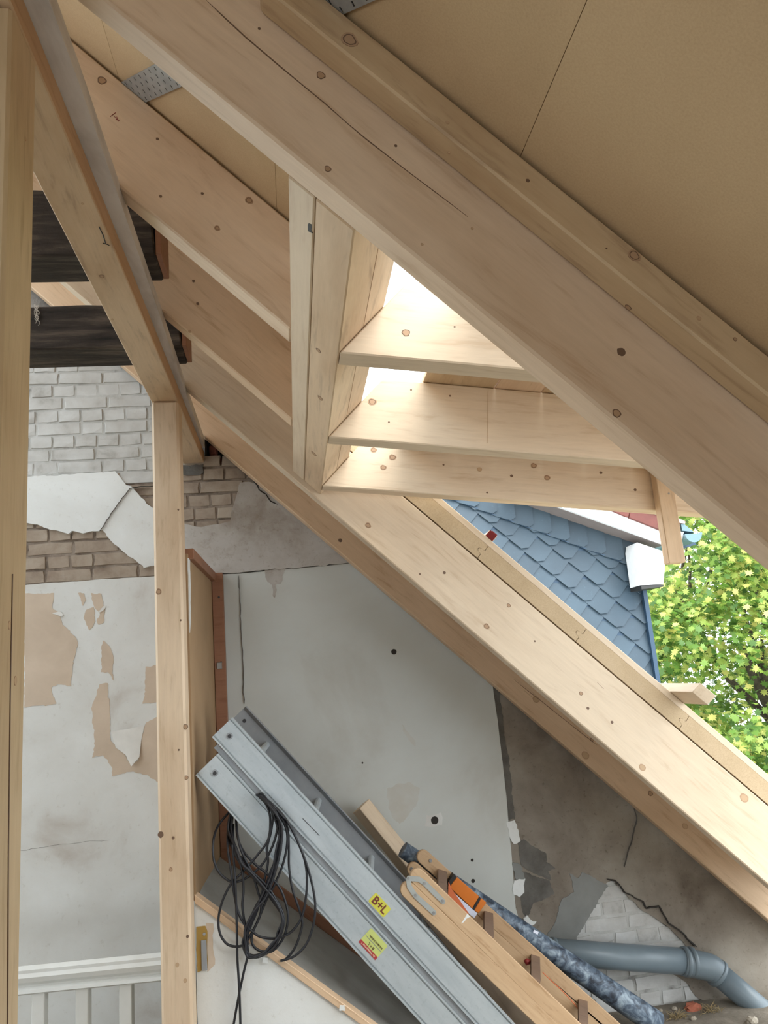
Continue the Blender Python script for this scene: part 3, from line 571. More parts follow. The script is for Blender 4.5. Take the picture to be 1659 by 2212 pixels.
# cobweb threads on the lower collar beam
rg = random.Random(4); bm = bmesh.new()
for k in range(9):
    q = [onY(78+rg.uniform(-5, 7)+i*.2, 660+i*6+rg.uniform(-3, 3), 3.044) for i in range(rg.randrange(4, 9))]
    tube_bm(spline(q, 3), .0009, 4, bm)
cw = obj('cobweb', bm, WEB); tag(cw, 'tangle of pale cobweb threads on the lower dark collar beam', 'cobweb')

# ================================================================== STAIR HOUSING under the ladders
YF, YB = 3.46, YW-.022
sh = empty('stair_housing', (-.45, YF, FZ)); tag(sh, 'boxed stair housing with sloping grey top and brown side panel', 'stair housing')
def hz(X): return -1.045-.815*(X+.178)              # top line of the slope, front and back alike
slope = math.atan(.815); sx = Vector((math.cos(slope), 0, -math.sin(slope))); sz = Vector((math.sin(slope), 0, math.cos(slope)))
obj('sloped_top', prism_bm([(-.448, hz(-.448)), (.76, hz(.76)), (.76, hz(.76)-.02), (-.448, hz(-.448)-.02)], YF+.03, YB), CEMENT, sh)
obj('front_wall', prism_bm(jag([(-.457, FZ), (.74, FZ), (.74, hz(.74)-.022), (-.2, hz(-.2)-.022), (-.40, hz(-.40)-.0), (-.457, hz(-.457)+.0)], .002, .05, 3), YF, YF+.028), PLWHITE, sh)
# front edge board on the slope, dirty at its head
beam('edge_board', [(-.457, hz(-.457)+.012), (.74, hz(.74)+.012), (.74, hz(.74)-.020), (-.457, hz(-.457)-.020)], YF-.012, YF+.05, slope, WARM, .002, sh)
beam('wall_strip', [(-.44, hz(-.44)+.065), (.76, hz(.76)+.065), (.76, hz(.76)), (-.44, hz(-.44))], YB-.02, YB-.001, slope, REDW, .002, sh)
# upright side panel between post and wall, with its frame
ztop = .600; dx = Vector((-.432+.452, YB-YF, 0)); sp0 = Vector((-.452, YF, 0)); L = dx.length; dx.normalize(); dn = Vector((dx.y, -dx.x, 0))
fr = frame(Vector((-.452, YF, 0)), dx, -dn, Vector((0, 0, 1)))
obj('side_panel', prism_bm([(0, hz(-.44)), (L-.001, hz(-.40)-.02), (L-.001, ztop), (0, ztop)], 0, .012), HARDB, sh, fr)
obj('frame_stile', box_bm(-.431, -.372, YB-.05, YB-.002, hz(-.37)+.002, .625, .002), REDW, sh)
obj('frame_rail', prism_bm([(.03, ztop-.02), (L-.003, ztop-.02), (L-.003, ztop+.028), (.03, ztop+.028)], -.024, .02, .002), REDW, sh, fr)
pq = onY(474, 1438, 4.15); lq = onY(474, 1438, YB-.05); obj('latch', box_bm(lq.x-.014, lq.x+.014, YB-.058, YB-.05, lq.z-.018, lq.z+.018, .002), STEEL, sh)
for z in (.49, .14, -.20): obj('screw', tube_bm([(-.395, YB-.053, z), (-.395, YB-.049, z)], .006, 7), BOLTD, sh)
obj('plaster_run', prism_bm(jag([(0, ztop-.02), (.05, ztop-.02), (.045, .42), (.03, .30), (0, .25)], .01, .02, 6), -.004, 0), PLWHITE, sh, fr)
# broken switch box hole in the front wall
z1, z2 = onY(440, 2000, YF).z, onY(440, 2098, YF).z; x1, x2 = -.452, onY(447, 2050, YF).x
obj('box_opening', prism_bm(jag([(x1, z2), (x2, z2+.01), (x2+.004, z1-.02), (x2-.004, z1), (x1, z1)], .003, .02, 8), YF-.004, YF+.001), FOAM, sh)
obj('box_lid', box_bm(x2-.022, x2, YF-.012, YF-.005, z2+.005, z1-.05, .002), ALUD, sh)
obj('box_stain', prism_bm(jag([(x2, z2-.005), (x2+.03, z2+.02), (x2+.028, z1+.005), (x2, z1+.01)], .006, .02, 9), YF-.0015, YF+.001), TANP, sh)
p = onY(441, 2018, YF-.008); obj('screw', tube_bm([p, p+Vector((0, .006, 0))], .006, 8), STEEL, sh)
for x, y in ((572, 2075), (738, 2178), (522, 2050), (552, 2068)):
    p = onY(x, y, YF-.013); obj('plaster_crumb', prism_bm(jag([(p.x-.01, p.z-.008), (p.x+.012, p.z-.01), (p.x+.012, p.z+.01), (p.x-.006, p.z+.012)], .003, .008, x), p.y-.002, p.y+.002), PLWHITE, sh)

# ------------------------------------------------------------------ white stair balustrade
Pb = onY(342, 2068, 3.54); Pa = onZ(40, 2098, Pb.z); ax = (Pb-Pa).normalized(); ay = Vector((0, 0, 1)).cross(ax)
bl = empty('balustrade', Pa+Vector((0, 0, -.7))); tag(bl, 'white painted stair balustrade with a moulded handrail', 'balustrade')
prof = [(0, 0), (.0, -.012), (-.008, -.026), (-.002, -.045), (.012, -.058), (.012, -.066), (-.004, -.072), (-.006, -.084), (.006, -.092), (.05, -.092), (.062, -.06), (.066, -.02), (.06, 0), (.03, .008)]
bm = bmesh.new(); L = (Pb-Pa).length
a = [bm.verts.new((-.35, y, z)) for y, z in prof]; b = [bm.verts.new((L+.09, y, z)) for y, z in prof]
bm.faces.new(a); bm.faces.new(b[::-1])
for i in range(len(prof)): bm.faces.new((a[i], b[i], b[(i+1) % len(prof)], a[(i+1) % len(prof)]))
obj('handrail', bm, PAINT, bl, frame(Pa, ax, ay, Vector((0, 0, 1))))
for xa, xb in ((76, 101), (172, 197), (267, 291)):
    q = onY((xa+xb)/2, 2150, Pa.y+.03); u = (q-Pa).dot(ax)
    obj('baluster', box_bm(u-.025, u+.025, .004, .05, FZ-Pa.z+.001, -.085, .003), PAINT, bl, frame(Pa, ax, ay, Vector((0, 0, 1))))
u = -.2; obj('baluster', box_bm(u-.025, u+.025, .004, .05, FZ-Pa.z+.001, -.085, .003), PAINT, bl, frame(Pa, ax, ay, Vector((0, 0, 1))))

# ================================================================== ALUMINIUM LADDER SECTIONS
LA = math.radians(50.2); lx = Vector((math.cos(LA), 0, -math.sin(LA))); lv = Vector((math.sin(LA), 0, math.cos(LA))); ly = Vector((0, 1, 0))
YA = 3.50
def rail_bm(h, L, lip=.014):
    p = [(0, 0), (0, h), (.006, h+.001), (.006, h+lip*.45), (-.003, h+lip*.5), (-.003, h+lip), (.03, h+lip), (.03, h+lip-.004), (.006, h-.006), (.006, .006), (.03, .004-lip), (.03, -lip), (-.003, -lip), (-.003, -lip*.5), (.006, -lip*.45), (.006, 0)]
    bm = bmesh.new(); a = [bm.verts.new((0, y, v)) for y, v in p]; b = [bm.verts.new((L, y, v)) for y, v in p]
    bm.faces.new(a); bm.faces.new(b[::-1])
    for i in range(len(p)): bm.faces.new((a[i], b[i], b[(i+1) % len(p)], a[(i+1) % len(p)]))
    return bm
def flip(bm):
    for v in bm.verts: v.co.y = -v.co.y
    return bm
def section(label, px, h, L, wv, rungs, bolt, guide=False):
    o = onY(px[0], px[1], YA); t = empty('aluminium_ladder', o); tag(t, label, 'ladder', 'aluminium ladder sections')
    fr = frame(o, lx, ly, lv); obj('near_rail', rail_bm(h, L), ALU, t, fr)
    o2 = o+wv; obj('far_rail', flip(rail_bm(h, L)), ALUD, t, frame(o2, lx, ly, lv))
    if guide: obj('guide_channel', prism_bm([(-.03, h+.0145), (L, h+.0145), (L, h+.036), (-.03, h+.036)], .012, .016), ALUD, t, fr)
    for u in rungs:
        a = o+lx*u+lv*(h*.5)+Vector((0, .006, 0)); b = o2+lx*u+lv*(h*.55)-Vector((0, .004, 0))
        obj('rung', tube_bm([a, b], .016, 10), ALU, t)
    for (bx, by), oo in ((bolt, o),):
        p = onY(bx, by, YA-.001); obj('bolt', tube_bm([p-Vector((0, .004, 0)), p+Vector((0, .003, 0))], .0145, 14), ALUD, t)
        obj('bolt_socket', tube_bm([p-Vector((0, .0055, 0)), p], .0085, 10), BOLTD, t)
    p = o2+lx*.045+lv*h*.55; obj('bolt', tube_bm([p-Vector((0, .008, 0)), p+Vector((0, .002, 0))], .009, 10), BOLTD, t)
    return t, o
wv = Vector((.040, .36, .036))
la, oA = section('lower aluminium ladder section with a red and yellow label and hanging cable', (428, 1669), .098, 1.92, wv, (.30, .58, .86, 1.14, 1.42, 1.7), (464, 1670), True)
lb, oB = section('upper aluminium ladder section with a yellow lettered sticker', (463, 1587), .088, 2.05, wv, (.20, .56, .92, 1.28, 1.64), (496, 1590))
pA, pB = onY(654, 1768, YA-.001), onY(690, 1805, YA-.001); obj('scratch', tube_bm([pA, pB], .0013, 5), BOLTD, lb)
# stickers on the rails: thin plates with raised print
def plate(name, parent, mat, cx, cz, w, h, y, fr, rad=.006):
    pts = []
    for sx_, sz_, a0 in ((1, 1, 0), (-1, 1, 90), (-1, -1, 180), (1, -1, 270)):
        for k in range(4): a = math.radians(a0+30*k); pts.append((cx+sx_*(w/2-rad)+rad*math.cos(a), cz+sz_*(h/2-rad)+rad*math.sin(a)))
    return obj(name, prism_bm(pts, y-.0006, y), mat, parent, fr)
def letters(txt, size, parent, mat, o, ax, az, bold=0.0, name='lettering', depth=.0004):
    cu = bpy.data.curves.new(name, 'FONT'); cu.body = txt; cu.size = size; cu.align_x = 'CENTER'; cu.align_y = 'CENTER'; cu.extrude = depth; cu.offset = bold
    cu.materials.append(mat); ob = bpy.data.objects.new(name, cu); C.objects.link(ob)
    bpy.context.view_layer.update(); me = bpy.data.meshes.new_from_object(ob.evaluated_get(bpy.context.evaluated_depsgraph_get())); bpy.data.objects.remove(ob)
    return share(name, me, parent, frame(o, ax, az, ax.cross(az)))
c = onY(820, 1955, YA-.0005); s1 = c-onY(795, 1948, YA-.0005)
st1 = plate('sticker', lb, YEL, 0, 0, .093, .047, 0, frame(c, lx, ly, lv), .007)
bo = letters('B+L', .046, st1, BROWNI, c-Vector((0, .0012, 0))-lv*.0005, lx, lv, .0011)
bo.name = 'lettering'
c2 = onY(806, 2039, YA-.0005)
st2 = plate('sticker', la, YEL2, 0, 0, .100, .074, 0, frame(c2, lx, ly, lv), .004)
obj('red_band', prism_bm([(-.05, -.037), (.05, -.037), (.05, -.022), (-.05, -.022)], -.0012, -.0007), REDS, st2, frame(c2, lx, ly, lv))
up2 = -lv; rx = -lx; off = Vector((0, -.0016, 0))
letters('Ihr Mietpartner !', .0115, st2, CREAM, c2+off-lv*.0295, rx, up2, .0001)
letters('B + L', .0155, st2, INK, c2+off-lv*.0115, rx, up2, .0002)
letters('BAUMASCHINEN', .0098, st2, INK, c2+off+lv*.0135+lx*.004, rx, up2, .0001)
obj('logo_stripe', prism_bm([(-.044, .001), (.044, .001), (.046, .003), (-.044, .003)], -.0012, -.0007), ALUD, st2, frame(c2, lx, ly, lv))

# ------------------------------------------------------------------ black cable hung over the ladder
def cc(x, y, Y): return onY(420+x*.2406, 1680+y*.2406, Y)
def strand(lst, Yf=3.425, dy=0.0):
    out = []
    for q in lst:
        x, y = q[0], q[1]; Y = q[2] if len(q) > 2 else Yf
        out.append(cc(x, y, Y+dy))
    return spline(out, 7)
bm = bmesh.new(); rc = .0050; BK = 3.565
S1 = [(345, 300, BK), (320, 480, BK-.03), (365, 640, 3.45), (430, 760), (520, 860), (640, 990), (740, 1120), (785, 1260), (770, 1390), (710, 1510), (600, 1590), (490, 1600), (455, 1500), (475, 1370), (545, 1190), (625, 1060), (700, 860), (755, 640), (765, 450), (700, 280), (600, 170, 3.49), (555, 155, BK)]
rg = random.Random(9)
for k in range(6):
    j = [(p[0]+rg.uniform(-22, 22), p[1]+rg.uniform(-16, 16))+tuple(p[2:]) for p in S1]; tube_bm(strand(j, dy=-.006*k), rc, 7, bm)
for k, lst in enumerate([
    [(330, 290, BK), (220, 420, BK-.03), (170, 560, 3.45), (170, 720), (215, 840), (300, 920), (380, 935), (480, 890), (600, 790), (690, 640), (740, 480), (745, 330), (690, 230), (590, 170, 3.49), (550, 160, BK)],
    [(610, 180, 3.49), (665, 290), (680, 400), (660, 560), (560, 700), (440, 840), (330, 950), (250, 1110), (215, 1270), (230, 1400), (290, 1490), (370, 1515), (450, 1495), (510, 1400), (585, 1250), (600, 1130), (570, 1020), (520, 860), (440, 700), (395, 560, 3.45), (375, 380, BK-.01), (380, 320, BK)],
    [(560, 155, BK), (640, 190, 3.49), (740, 290), (850, 420), (930, 580), (995, 760), (1010, 950), (990, 1150), (950, 1280), (860, 1390), (740, 1440), (600, 1430), (520, 1380), (440, 1300), (385, 1180), (350, 1000), (330, 850), (300, 640, 3.45), (300, 480, BK-.02), (335, 320, BK)],
    [(570, 158, BK), (680, 220, 3.485), (820, 370), (930, 580), (1015, 800), (1070, 1020), (1085, 1180), (1060, 1350), (1000, 1500), (900, 1600), (790, 1640), (780, 1640, 3.49)],
    [(640, 200, 3.485), (760, 330), (835, 450), (848, 640), (850, 800), (880, 1000), (940, 1180), (968, 1290), (950, 1400), (900, 1530), (830, 1620), (785, 1642)],
    [(375, 340, BK), (385, 520, BK-.03), (440, 660, 3.45), (540, 770), (660, 870), (760, 980), (815, 1110), (840, 1230), (825, 1360), (780, 1470), (690, 1560), (580, 1550), (520, 1490), (520, 1400), (580, 1260), (650, 1090), (720, 960), (800, 760), (835, 560), (810, 420), (720, 280), (610, 175, 3.49)],
    [(350, 420, BK-.01), (350, 640, 3.45), (420, 800), (440, 1000), (430, 1150), (455, 1330), (480, 1500)],
    [(340, 600, 3.45), (365, 900), (380, 1300), (385, 1600), (400, 1850), (410, 2100), (415, 2330)],
    [(470, 1480), (480, 1580), (440, 1760), (400, 1950), (355, 2200), (335, 2340)],
    [(555, 165, BK), (650, 230, 3.49), (700, 330), (690, 470), (650, 640), (660, 760), (625, 930), (600, 1060), (560, 1200), (500, 1340), (465, 1450)],
    ]): tube_bm(strand(lst, dy=-.004*(k % 4)), rc, 7, bm)
cbl = obj('cable_coil', bm, CABLE, smooth=True); tag(cbl, 'loosely coiled black cable hung over the lower aluminium ladder', 'cable')

# ================================================================== WOODEN STEP LADDER and what lies with it
def rounded(a0, a1, w, n=8):
    """plank outline from a0 (rounded end) to a1, width w, in X-Z"""
    a0, a1 = Vector(a0), Vector(a1); d = (a1-a0).normalized(); nn = Vector((-d.y, d.x)); c0 = a0+d*w/2; pts = []
    for k in range(n+1):
        an = math.pi/2+math.pi*k/n; pts.append(tuple(c0+(d*math.cos(an)+nn*math.sin(an))*w/2))
    return pts+[tuple(a1-nn*w/2), tuple(a1+nn*w/2)]
def to_floor(p, q):
    d = (q-p); t = (FZ+.004-p.z)/d.z; return p+d*t
wlad = empty('wooden_stepladder', onY(1000, 2010, 3.6)); tag(wlad, 'folded wooden stepladder with zinc hinge and dark treads', 'ladder')
YN, YFAR = 3.56, 3.90
def stringer(tip, far, w, y0, name):
    a, b = onY(*tip, y0), onY(*far, y0); d = (b-a).normalized(); b = to_floor(a, b)
    ang = math.atan2(-(b-a).z, (b-a).x)
    return beam(name, rounded(xz(a), xz(b), w), y0, y0+.026, ang, LADW, .003, wlad), a, d
w1 = .0675
s_low, aL, dL = stringer((869, 1911), (1172, 2203), w1, YN, 'support_stringer')
s_up, aU, dU = stringer((890, 1882), (1220, 2203), w1, YN, 'step_stringer')
s_fu, aF, dF = stringer((904, 1842), (1296, 2193), .064, YFAR, 'step_stringer')
s_fl, aG, dG = stringer((883, 1869), (1258, 2193), .064, YFAR, 'support_stringer')
for x, y in ((956, 1880), (1056, 1970), (1157, 2064), (1260, 2160)):
    p = onY(x, y, YFAR); q = onY(x+1, y+50, YN+.027); tx = Vector((.020, 0, -.008)); tz = Vector((.009, 0, .022)); bm = bmesh.new()
    va = [bm.verts.new(p+tx*i-tz*j) for i, j in ((-1, 0), (1, 0), (1, 1), (-1, 1))]; vb = [bm.verts.new(q+tx*i-tz*j) for i, j in ((-1, 0), (1, 0), (1, 1), (-1, 1))]
    bm.faces.new(va); bm.faces.new(vb[::-1])
    for k in range(4): bm.faces.new((va[k], vb[k], vb[(k+1) % 4], va[(k+1) % 4]))
    obj('tread', bm, TREADW, wlad)
def bar(pp, w, Y, t=.003):
    q = [Vector(xz(onY(x, y, Y))) for x, y in pp]; L_, R_ = [], []
    for i, v in enumerate(q):
        d = (q[min(i+1, len(q)-1)]-q[max(i-1, 0)]).normalized(); n_ = Vector((-d.y, d.x))*w/2; L_.append(v+n_); R_.append(v-n_)
    def cap(c, d):
        return [tuple(c+Vector((math.cos(a), math.sin(a)))*w/2) for a in [math.atan2(d.y, d.x)+math.pi/2-math.pi*k/6 for k in range(1, 6)]]
    d1 = (q[-1]-q[-2]).normalized(); d0 = (q[0]-q[1]).normalized()
    return prism_bm([tuple(v) for v in L_]+cap(q[-1], d1)+[tuple(v) for v in R_[::-1]]+cap(q[0], d0), Y-t, Y)
hg = obj('hinge', bar([(883, 1897), (905, 1899), (918, 1908), (957, 1947)], .021, YN-.001), BRACK, wlad)
obj('hinge_arm', bar([(882, 1899), (884, 1915), (897, 1934), (937, 1971)], .021, YN-.001, .0035), BRACK, hg)
for x, y in ((882, 1897), (917, 1908), (956, 1946), (897, 1934), (937, 1972)):
    p = onY(x, y, YN-.005); obj('rivet', tube_bm([p-Vector((0, .003, 0)), p+Vector((0, .001, 0))], .006, 9), STEEL, hg)
for x, y, Y in ((930, 1859, YFAR), (889, 1877, YFAR)):
    p = onY(x, y, Y-.001); obj('rivet', tube_bm([p-Vector((0, .003, 0)), p+Vector((0, .001, 0))], .008, 9), STEEL, wlad)
q = [xz(onY(x, y, YN)) for x, y in ((1009, 1974), (1016, 1980), (1008, 1984), (1002, 1992), (996, 1995), (1003, 1984))]
obj('paint_splash', prism_bm(q, YN-.0008, YN+.001), PAINT, s_up)
# orange bar with black bands
ob = empty('orange_bar', onY(1010, 1935, 3.87)); tag(ob, 'orange box-section bar with black bands, lying in the wooden stepladder', 'bar')
def pxprism(name, pp, Y0, Y1, mat, parent, bev=0.0): return obj(name, prism_bm([xz(onY(x, y, Y0)) for x, y in pp], Y0, Y1, bev), mat, parent)
pxprism('body', [(987, 1895), (1035, 1937), (1020, 1963), (971, 1916)], 3.855, 3.893, ORANGE, ob, .002)
pxprism('black_end', [(980, 1888), (986.8, 1894.6), (970.6, 1915.6), (967, 1908)], 3.854, 3.892, BLACK, ob)
pxprism('black_band', [(1035.2, 1937), (1039, 1940.5), (1024, 1966.5), (1020.2, 1963)], 3.856, 3.892, BLACK, ob)
pxprism('tail', [(1039.3, 1941), (1051, 1950), (1034, 1973), (1024.3, 1966.8)], 3.855, 3.893, ORANGE, ob, .002)
lf = pxprism('leaflet', [(969, 1904), (976, 1920), (1014, 1975), (1000, 1968), (968, 1932)], 3.845, 3.847, ORANGE2, None); tag(lf, 'folded orange and white leaflet tucked between the stepladder rails', 'leaflet')
pxprism('white_page', [(979, 1927), (1031, 1973), (1025, 1983), (1013, 1974)], 3.849, 3.851, WHITE, lf)
sr = obj('string', tube_bm(spline([onY(x, y, 3.84) for x, y in ((1172, 2100), (1190, 2118), (1212, 2138), (1240, 2168), (1262, 2198))], 4), .0022, 6), ORANGE2); tag(sr, 'thin orange-red string lying between the treads of the stepladder', 'string')
rb = obj('red_plug', tube_bm([onY(1134, 2080, 3.84), onY(1139, 2077, 3.84), onY(1145, 2078, 3.84)], [.012, .014, .010], 9), REDP, smooth=True); tag(rb, 'small dark red plug beside the second lowest tread', 'plug')
# square timber with pale upper face
p0 = onY(777, 1746, 4.17); p1 = onY(905, 1906, 4.13); d = (p1-p0).normalized()
ny = Vector((0, 1, 0)); ny = (ny-d*ny.dot(d)).normalized(); nu = ny.cross(d); nu = nu if nu.z > 0 else -nu
v1 = nu*.83+ny*.56; v2 = nu*-.56+ny*.83; Lq = abs((FZ+.07-p0.z)/d.z)
sq = obj('square_timber', prism_bm([(0, 0), (Lq, 0), (Lq, .08), (0, .08)], 0, .08, .003), SPRUCE2, None, frame(p0, d, v1, v2))
tag(sq, 'planed square timber leaning on the wall behind the wooden stepladder', 'timber')
# weathered board under the stepladder
p0 = onY(889, 1955, 3.70); p1 = onY(1096, 2205, 3.70); b1 = to_floor(p0, p1); dd = Vector(xz(p1-p0)).normalized(); nn = Vector((-dd.y, dd.x))
gb = beam('weathered_board', [xz(p0), xz(b1), tuple(Vector(xz(b1))+nn*.12), tuple(Vector(xz(p0))+nn*.12)], 3.70, 3.735, math.atan2(-dd.y, dd.x), GREYW, .003)
tag(gb, 'grey weathered board lying under the wooden stepladder', 'board')
# marbled vinyl roll
a, b = onY(870, 1835, 3.99), onY(1365, 2195, 4.03); d = (b-a)
bend = to_floor(a, b)+Vector((0, 0, .05)); n_ = 14; pr = [a+(bend-a)*(k/n_) for k in range(n_+1)]
rl = obj('vinyl_roll', tube_bm(pr, [.038+.020*k/n_ for k in range(n_+1)], 20), ROLLM, smooth=False); tag(rl, 'long rolled-up sheet of blue marbled vinyl behind the wooden stepladder', 'roll')
for f in rl.data.polygons: f.use_smooth = len(f.vertices) == 4
p = onY(1157, 2013, 3.76); obj('white_tag', prism_bm([(p.x-.012, p.z), (p.x+.008, p.z-.012), (p.x+.014, p.z-.002), (p.x-.006, p.z+.01)], p.y-.002, p.y), WHITE, rl)

# ------------------------------------------------------------------ grey drain pipe with bend
dp = empty('drain_pipe', onY(1350, 2070, 4.24)); tag(dp, 'grey plastic drain pipe with a bend along the foot of the wall', 'pipe')
YP = 4.245; r_ = .063
q0, q1, q2 = onY(1150, 2053, YP), onY(1480, 2077, YP), onY(1538, 2092, YP); q3 = onY(1625, 2166, YP-.02); q3 = q2+(q3-q2)*2.6
obj('pipe', tube_bm([q0, q0.lerp(q1, .5), q1], r_, 24), PVC, dp, smooth=True)
obj('bend', tube_bm(spline([q1-(q1-q0).normalized()*.02, q1.lerp(q2, .35), q1.lerp(q2, .8)+Vector((0, 0, .003)), q2, q2+(q3-q2).normalized()*.04], 5), r_+.004, 24), PVC, dp, smooth=True)
obj('pipe', tube_bm([q2+(q3-q2).normalized()*.03, q2.lerp(q3, .5), q3], r_-.002, 24), PVC, dp, smooth=True)
for c, dd in ((q1, (q1-q0).normalized()), (q1-(q1-q0).normalized()*-.035, (q1-q0).normalized()), (q2+(q3-q2).normalized()*.035, (q3-q2).normalized()), (onY(1196, 2058, YP), (q1-q0).normalized())):
    obj('socket_collar', tube_bm([c-dd*.012, c-dd*.009, c+dd*.009, c+dd*.012], [r_+.003, r_+.0085, r_+.0085, r_+.003], 24), PVC, dp, smooth=True)
# things on the floor by the wall
def lump(name, x, y, sx_, sy_, sz_, mat, seed, label, cat, grp=None):
    p = onZ(x, y, FZ); bm = bmesh.new(); bmesh.ops.create_icosphere(bm, subdivisions=2, radius=1); rg = random.Random(seed)
    for v in bm.verts: v.co *= 1+rg.uniform(-.2, .2); v.co = Vector((v.co.x*sx_, v.co.y*sy_, max(v.co.z, -.4)*sz_))
    o = obj(name, bm, mat, None, Matrix.Translation(p+Vector((0, 0, sz_*.4)))); tag(o, label, cat, grp); return o
lump('clay_shard', 1496, 2181, .045, .03, .022, TERRA, 1, 'red clay shard on the sandy floor near the pipe', 'shard')
lump('clay_shard', 1494, 2172, .02, .015, .014, TERRA, 11, 'tiny dull clay chip just behind the red clay shard', 'shard')
lump('pebble', 1457, 2181, .016, .012, .01, STONE, 2, 'greyish pebble to the wall side of the red clay shard', 'pebble')
lump('pebble', 1427, 2184, .010, .010, .008, STONE, 3, 'small pale pebble nearest the vinyl roll', 'pebble')
lump('pebble', 1498, 2203, .016, .012, .012, STONE, 4, 'flat cream pebble in front of the red clay shard', 'pebble')
lump('pebble', 1625, 2209, .028, .022, .02, STONE, 5, 'large tan pebble at the bottom corner under the pipe', 'pebble')
def straw(x, y, seed, label):
    rg = random.Random(seed); p = onZ(x, y, FZ); bm = bmesh.new()
    for k in range(46):
        a = rg.uniform(0, 6.28); r = rg.uniform(0, .06); s = p+Vector((math.cos(a)*r, math.sin(a)*r*.6, .003)); e = s+Vector((rg.uniform(-.05, .05), rg.uniform(-.03, .03), rg.uniform(0, .035)))
        tube_bm([s, (s+e)/2+Vector((0, 0, .006)), e], .0012, 4, bm)
    o = obj('straw_tuft', bm, STRAW); tag(o, label, 'straw', kind='stuff')
straw(1462, 2200, 1, 'tuft of dry straw before the red clay shard'); straw(1535, 2186, 2, 'tuft of dry straw between the clay shard and pipe')

# ================================================================== OUTSIDE: slate dormer of the house next door
YS = 7.0
nd_ = empty('slate_dormer', (2.4, YS, -1.2)); tag(nd_, 'neighbouring dormer cheek hung with blue-grey slates under a white eave', 'dormer')
ea, eb = onY(956, 1070, YS), onY(1300, 1197, YS); ed = Vector(xz(eb-ea)).normalized(); en = Vector((-ed.y, ed.x))      # lower line of the eave course
XR = onY(1398, 1330, YS).x; e0 = Vector(xz(ea))
obj('backing', prism_bm([(.5, -1.4), (XR-.01, -1.4), (XR-.01, e0.y+ed.y/ed.x*(XR-e0.x)+.2), (.5, e0.y+ed.y/ed.x*(.5-e0.x)+.2)], YS+.03, YS+.2), SLATEB, nd_)
ca, cb_ = onY(740/3.95+880, 380/3.95+1040, YS), onY(1412/3.95+880, 935/3.95+1040, YS); cu_ = Vector(xz(cb_-ca)).normalized(); cv_ = Vector((-cu_.y, cu_.x))
obj('house_wall', box_bm(.4, XR-.01, YS+.05, YS+.3, -7.2, -1.39), PLWHITE, nd_)
c2_ = onY(1027/3.95+880, 392/3.95+1040, YS); vh = (Vector(xz(c2_-ca))).dot(cv_); uw = (Vector(xz(cb_-ca))).length/5.0
def slate(poly2, zf, parent):
    """thin tilted slate from an outline in (u, v) with a depth function"""
    bm = bmesh.new(); f_ = [bm.verts.new(zf(p)) for p in poly2]; b_ = [bm.verts.new(zf(p)+Vector((0, .011, 0))) for p in poly2]
    bm.faces.new(f_); bm.faces.new(b_[::-1])
    for i in range(len(f_)): bm.faces.new((f_[i], b_[i], b_[(i+1) % len(f_)], f_[(i+1) % len(f_)]))
    for f in bm.faces: f.material_index = 0 if len(f.verts) > 4 or f.calc_area() > .008 else 1
    obj('slate', bm, [SLATE, SLATEE], parent)
O2 = Vector(xz(ca))
for j in range(-7, 10):
    for i in range(-12, 14):
        u0, v0 = i*uw, j*vh; ch = .052
        loc = [(-.05, 0.0), (uw-ch, 0.0), (uw-.002, ch), (uw-.002, vh+.05), (-.05, vh+.05)]
        wpts = [tuple(O2+cu_*(u0+a)+cv_*(v0+b)) for a, b in loc]
        k_ = clip(wpts, 1, 0, XR-.015); k_ = clip(k_, -1, 0, -.9) if len(k_) > 2 else k_; k_ = clip(k_, 0, -1, .85) if len(k_) > 2 else k_
        if len(k_) > 2: k_ = clip(k_, en.x, en.y, e0.dot(en)+.03)
        if len(k_) < 3: continue
        ar = abs(sum(k_[a][0]*k_[(a+1) % len(k_)][1]-k_[(a+1) % len(k_)][0]*k_[a][1] for a in range(len(k_))))/2
        if ar < .0012: continue
        jit = R.uniform(-.0015, .0015)
        def zf(p, u0=u0, v0=v0, jit=jit):
            r_l = Vector(p)-O2; u, v = (r_l.dot(cu_)-u0)/uw, (r_l.dot(cv_)-v0)/vh
            return Vector((p[0], YS+.034-.018*u-.022*(1-v)+jit*2, p[1]))
        slate(k_, zf, nd_)
# eave course
ew = .186
for i in range(-6, 14):
    u0 = i*ew; hv = .26
    dn_ = Vector((0, 1)); base = e0+ed*(u0/1.0)
    loc = [base+Vector((-.03, 0))+ed*0, base+ed*(ew-.05), base+ed*ew+Vector((0, .045)), base+ed*ew+Vector((0, hv)), base+Vector((-.03, hv+.012))]
    k_ = [tuple(v) for v in loc]; k_ = clip(k_, 1, 0, XR+.012)
    if len(k_) > 2: k_ = clip(k_, -1, 0, -.9)
    if len(k_) < 3: continue
    slate(k_, lambda p, b=base: Vector((p[0], YS-.004-.024*((p[0]-b.x)/ew)+.03*max(0, (Vector(p)-e0).dot(en)), p[1])), nd_)
obj('eave_course_edge', prism_bm([tuple(e0+ed*-1.2+en*.004), tuple(e0+ed*((XR-e0.x)/ed.x)+en*.004), tuple(e0+ed*((XR-e0.x)/ed.x)-en*.008), tuple(e0+ed*-1.2-en*.008)], YS-.002, YS+.02), SLATEB, nd_)
obj('corner_strip', prism_bm([(XR-.02, -1.4), (XR+.02, -1.4), (XR+.02, onY(1368, 1190, YS).z), (XR-.02, onY(1368, 1190, YS).z)], YS-.03, YS+.2), SLATEB, nd_)
def op(name, pp, Y0, Y1, mat, parent=nd_, bev=0.0): return pxprism(name, pp, Y0, Y1, mat, parent, bev)
op('bargeboard', [(1100, 1020), (1240, 1064), (1293, 1094), (1430, 1147), (1477, 1149), (1469, 1187), (1434, 1175), (1240, 1106), (1100, 1056)], 6.72, 6.76, UPVC)
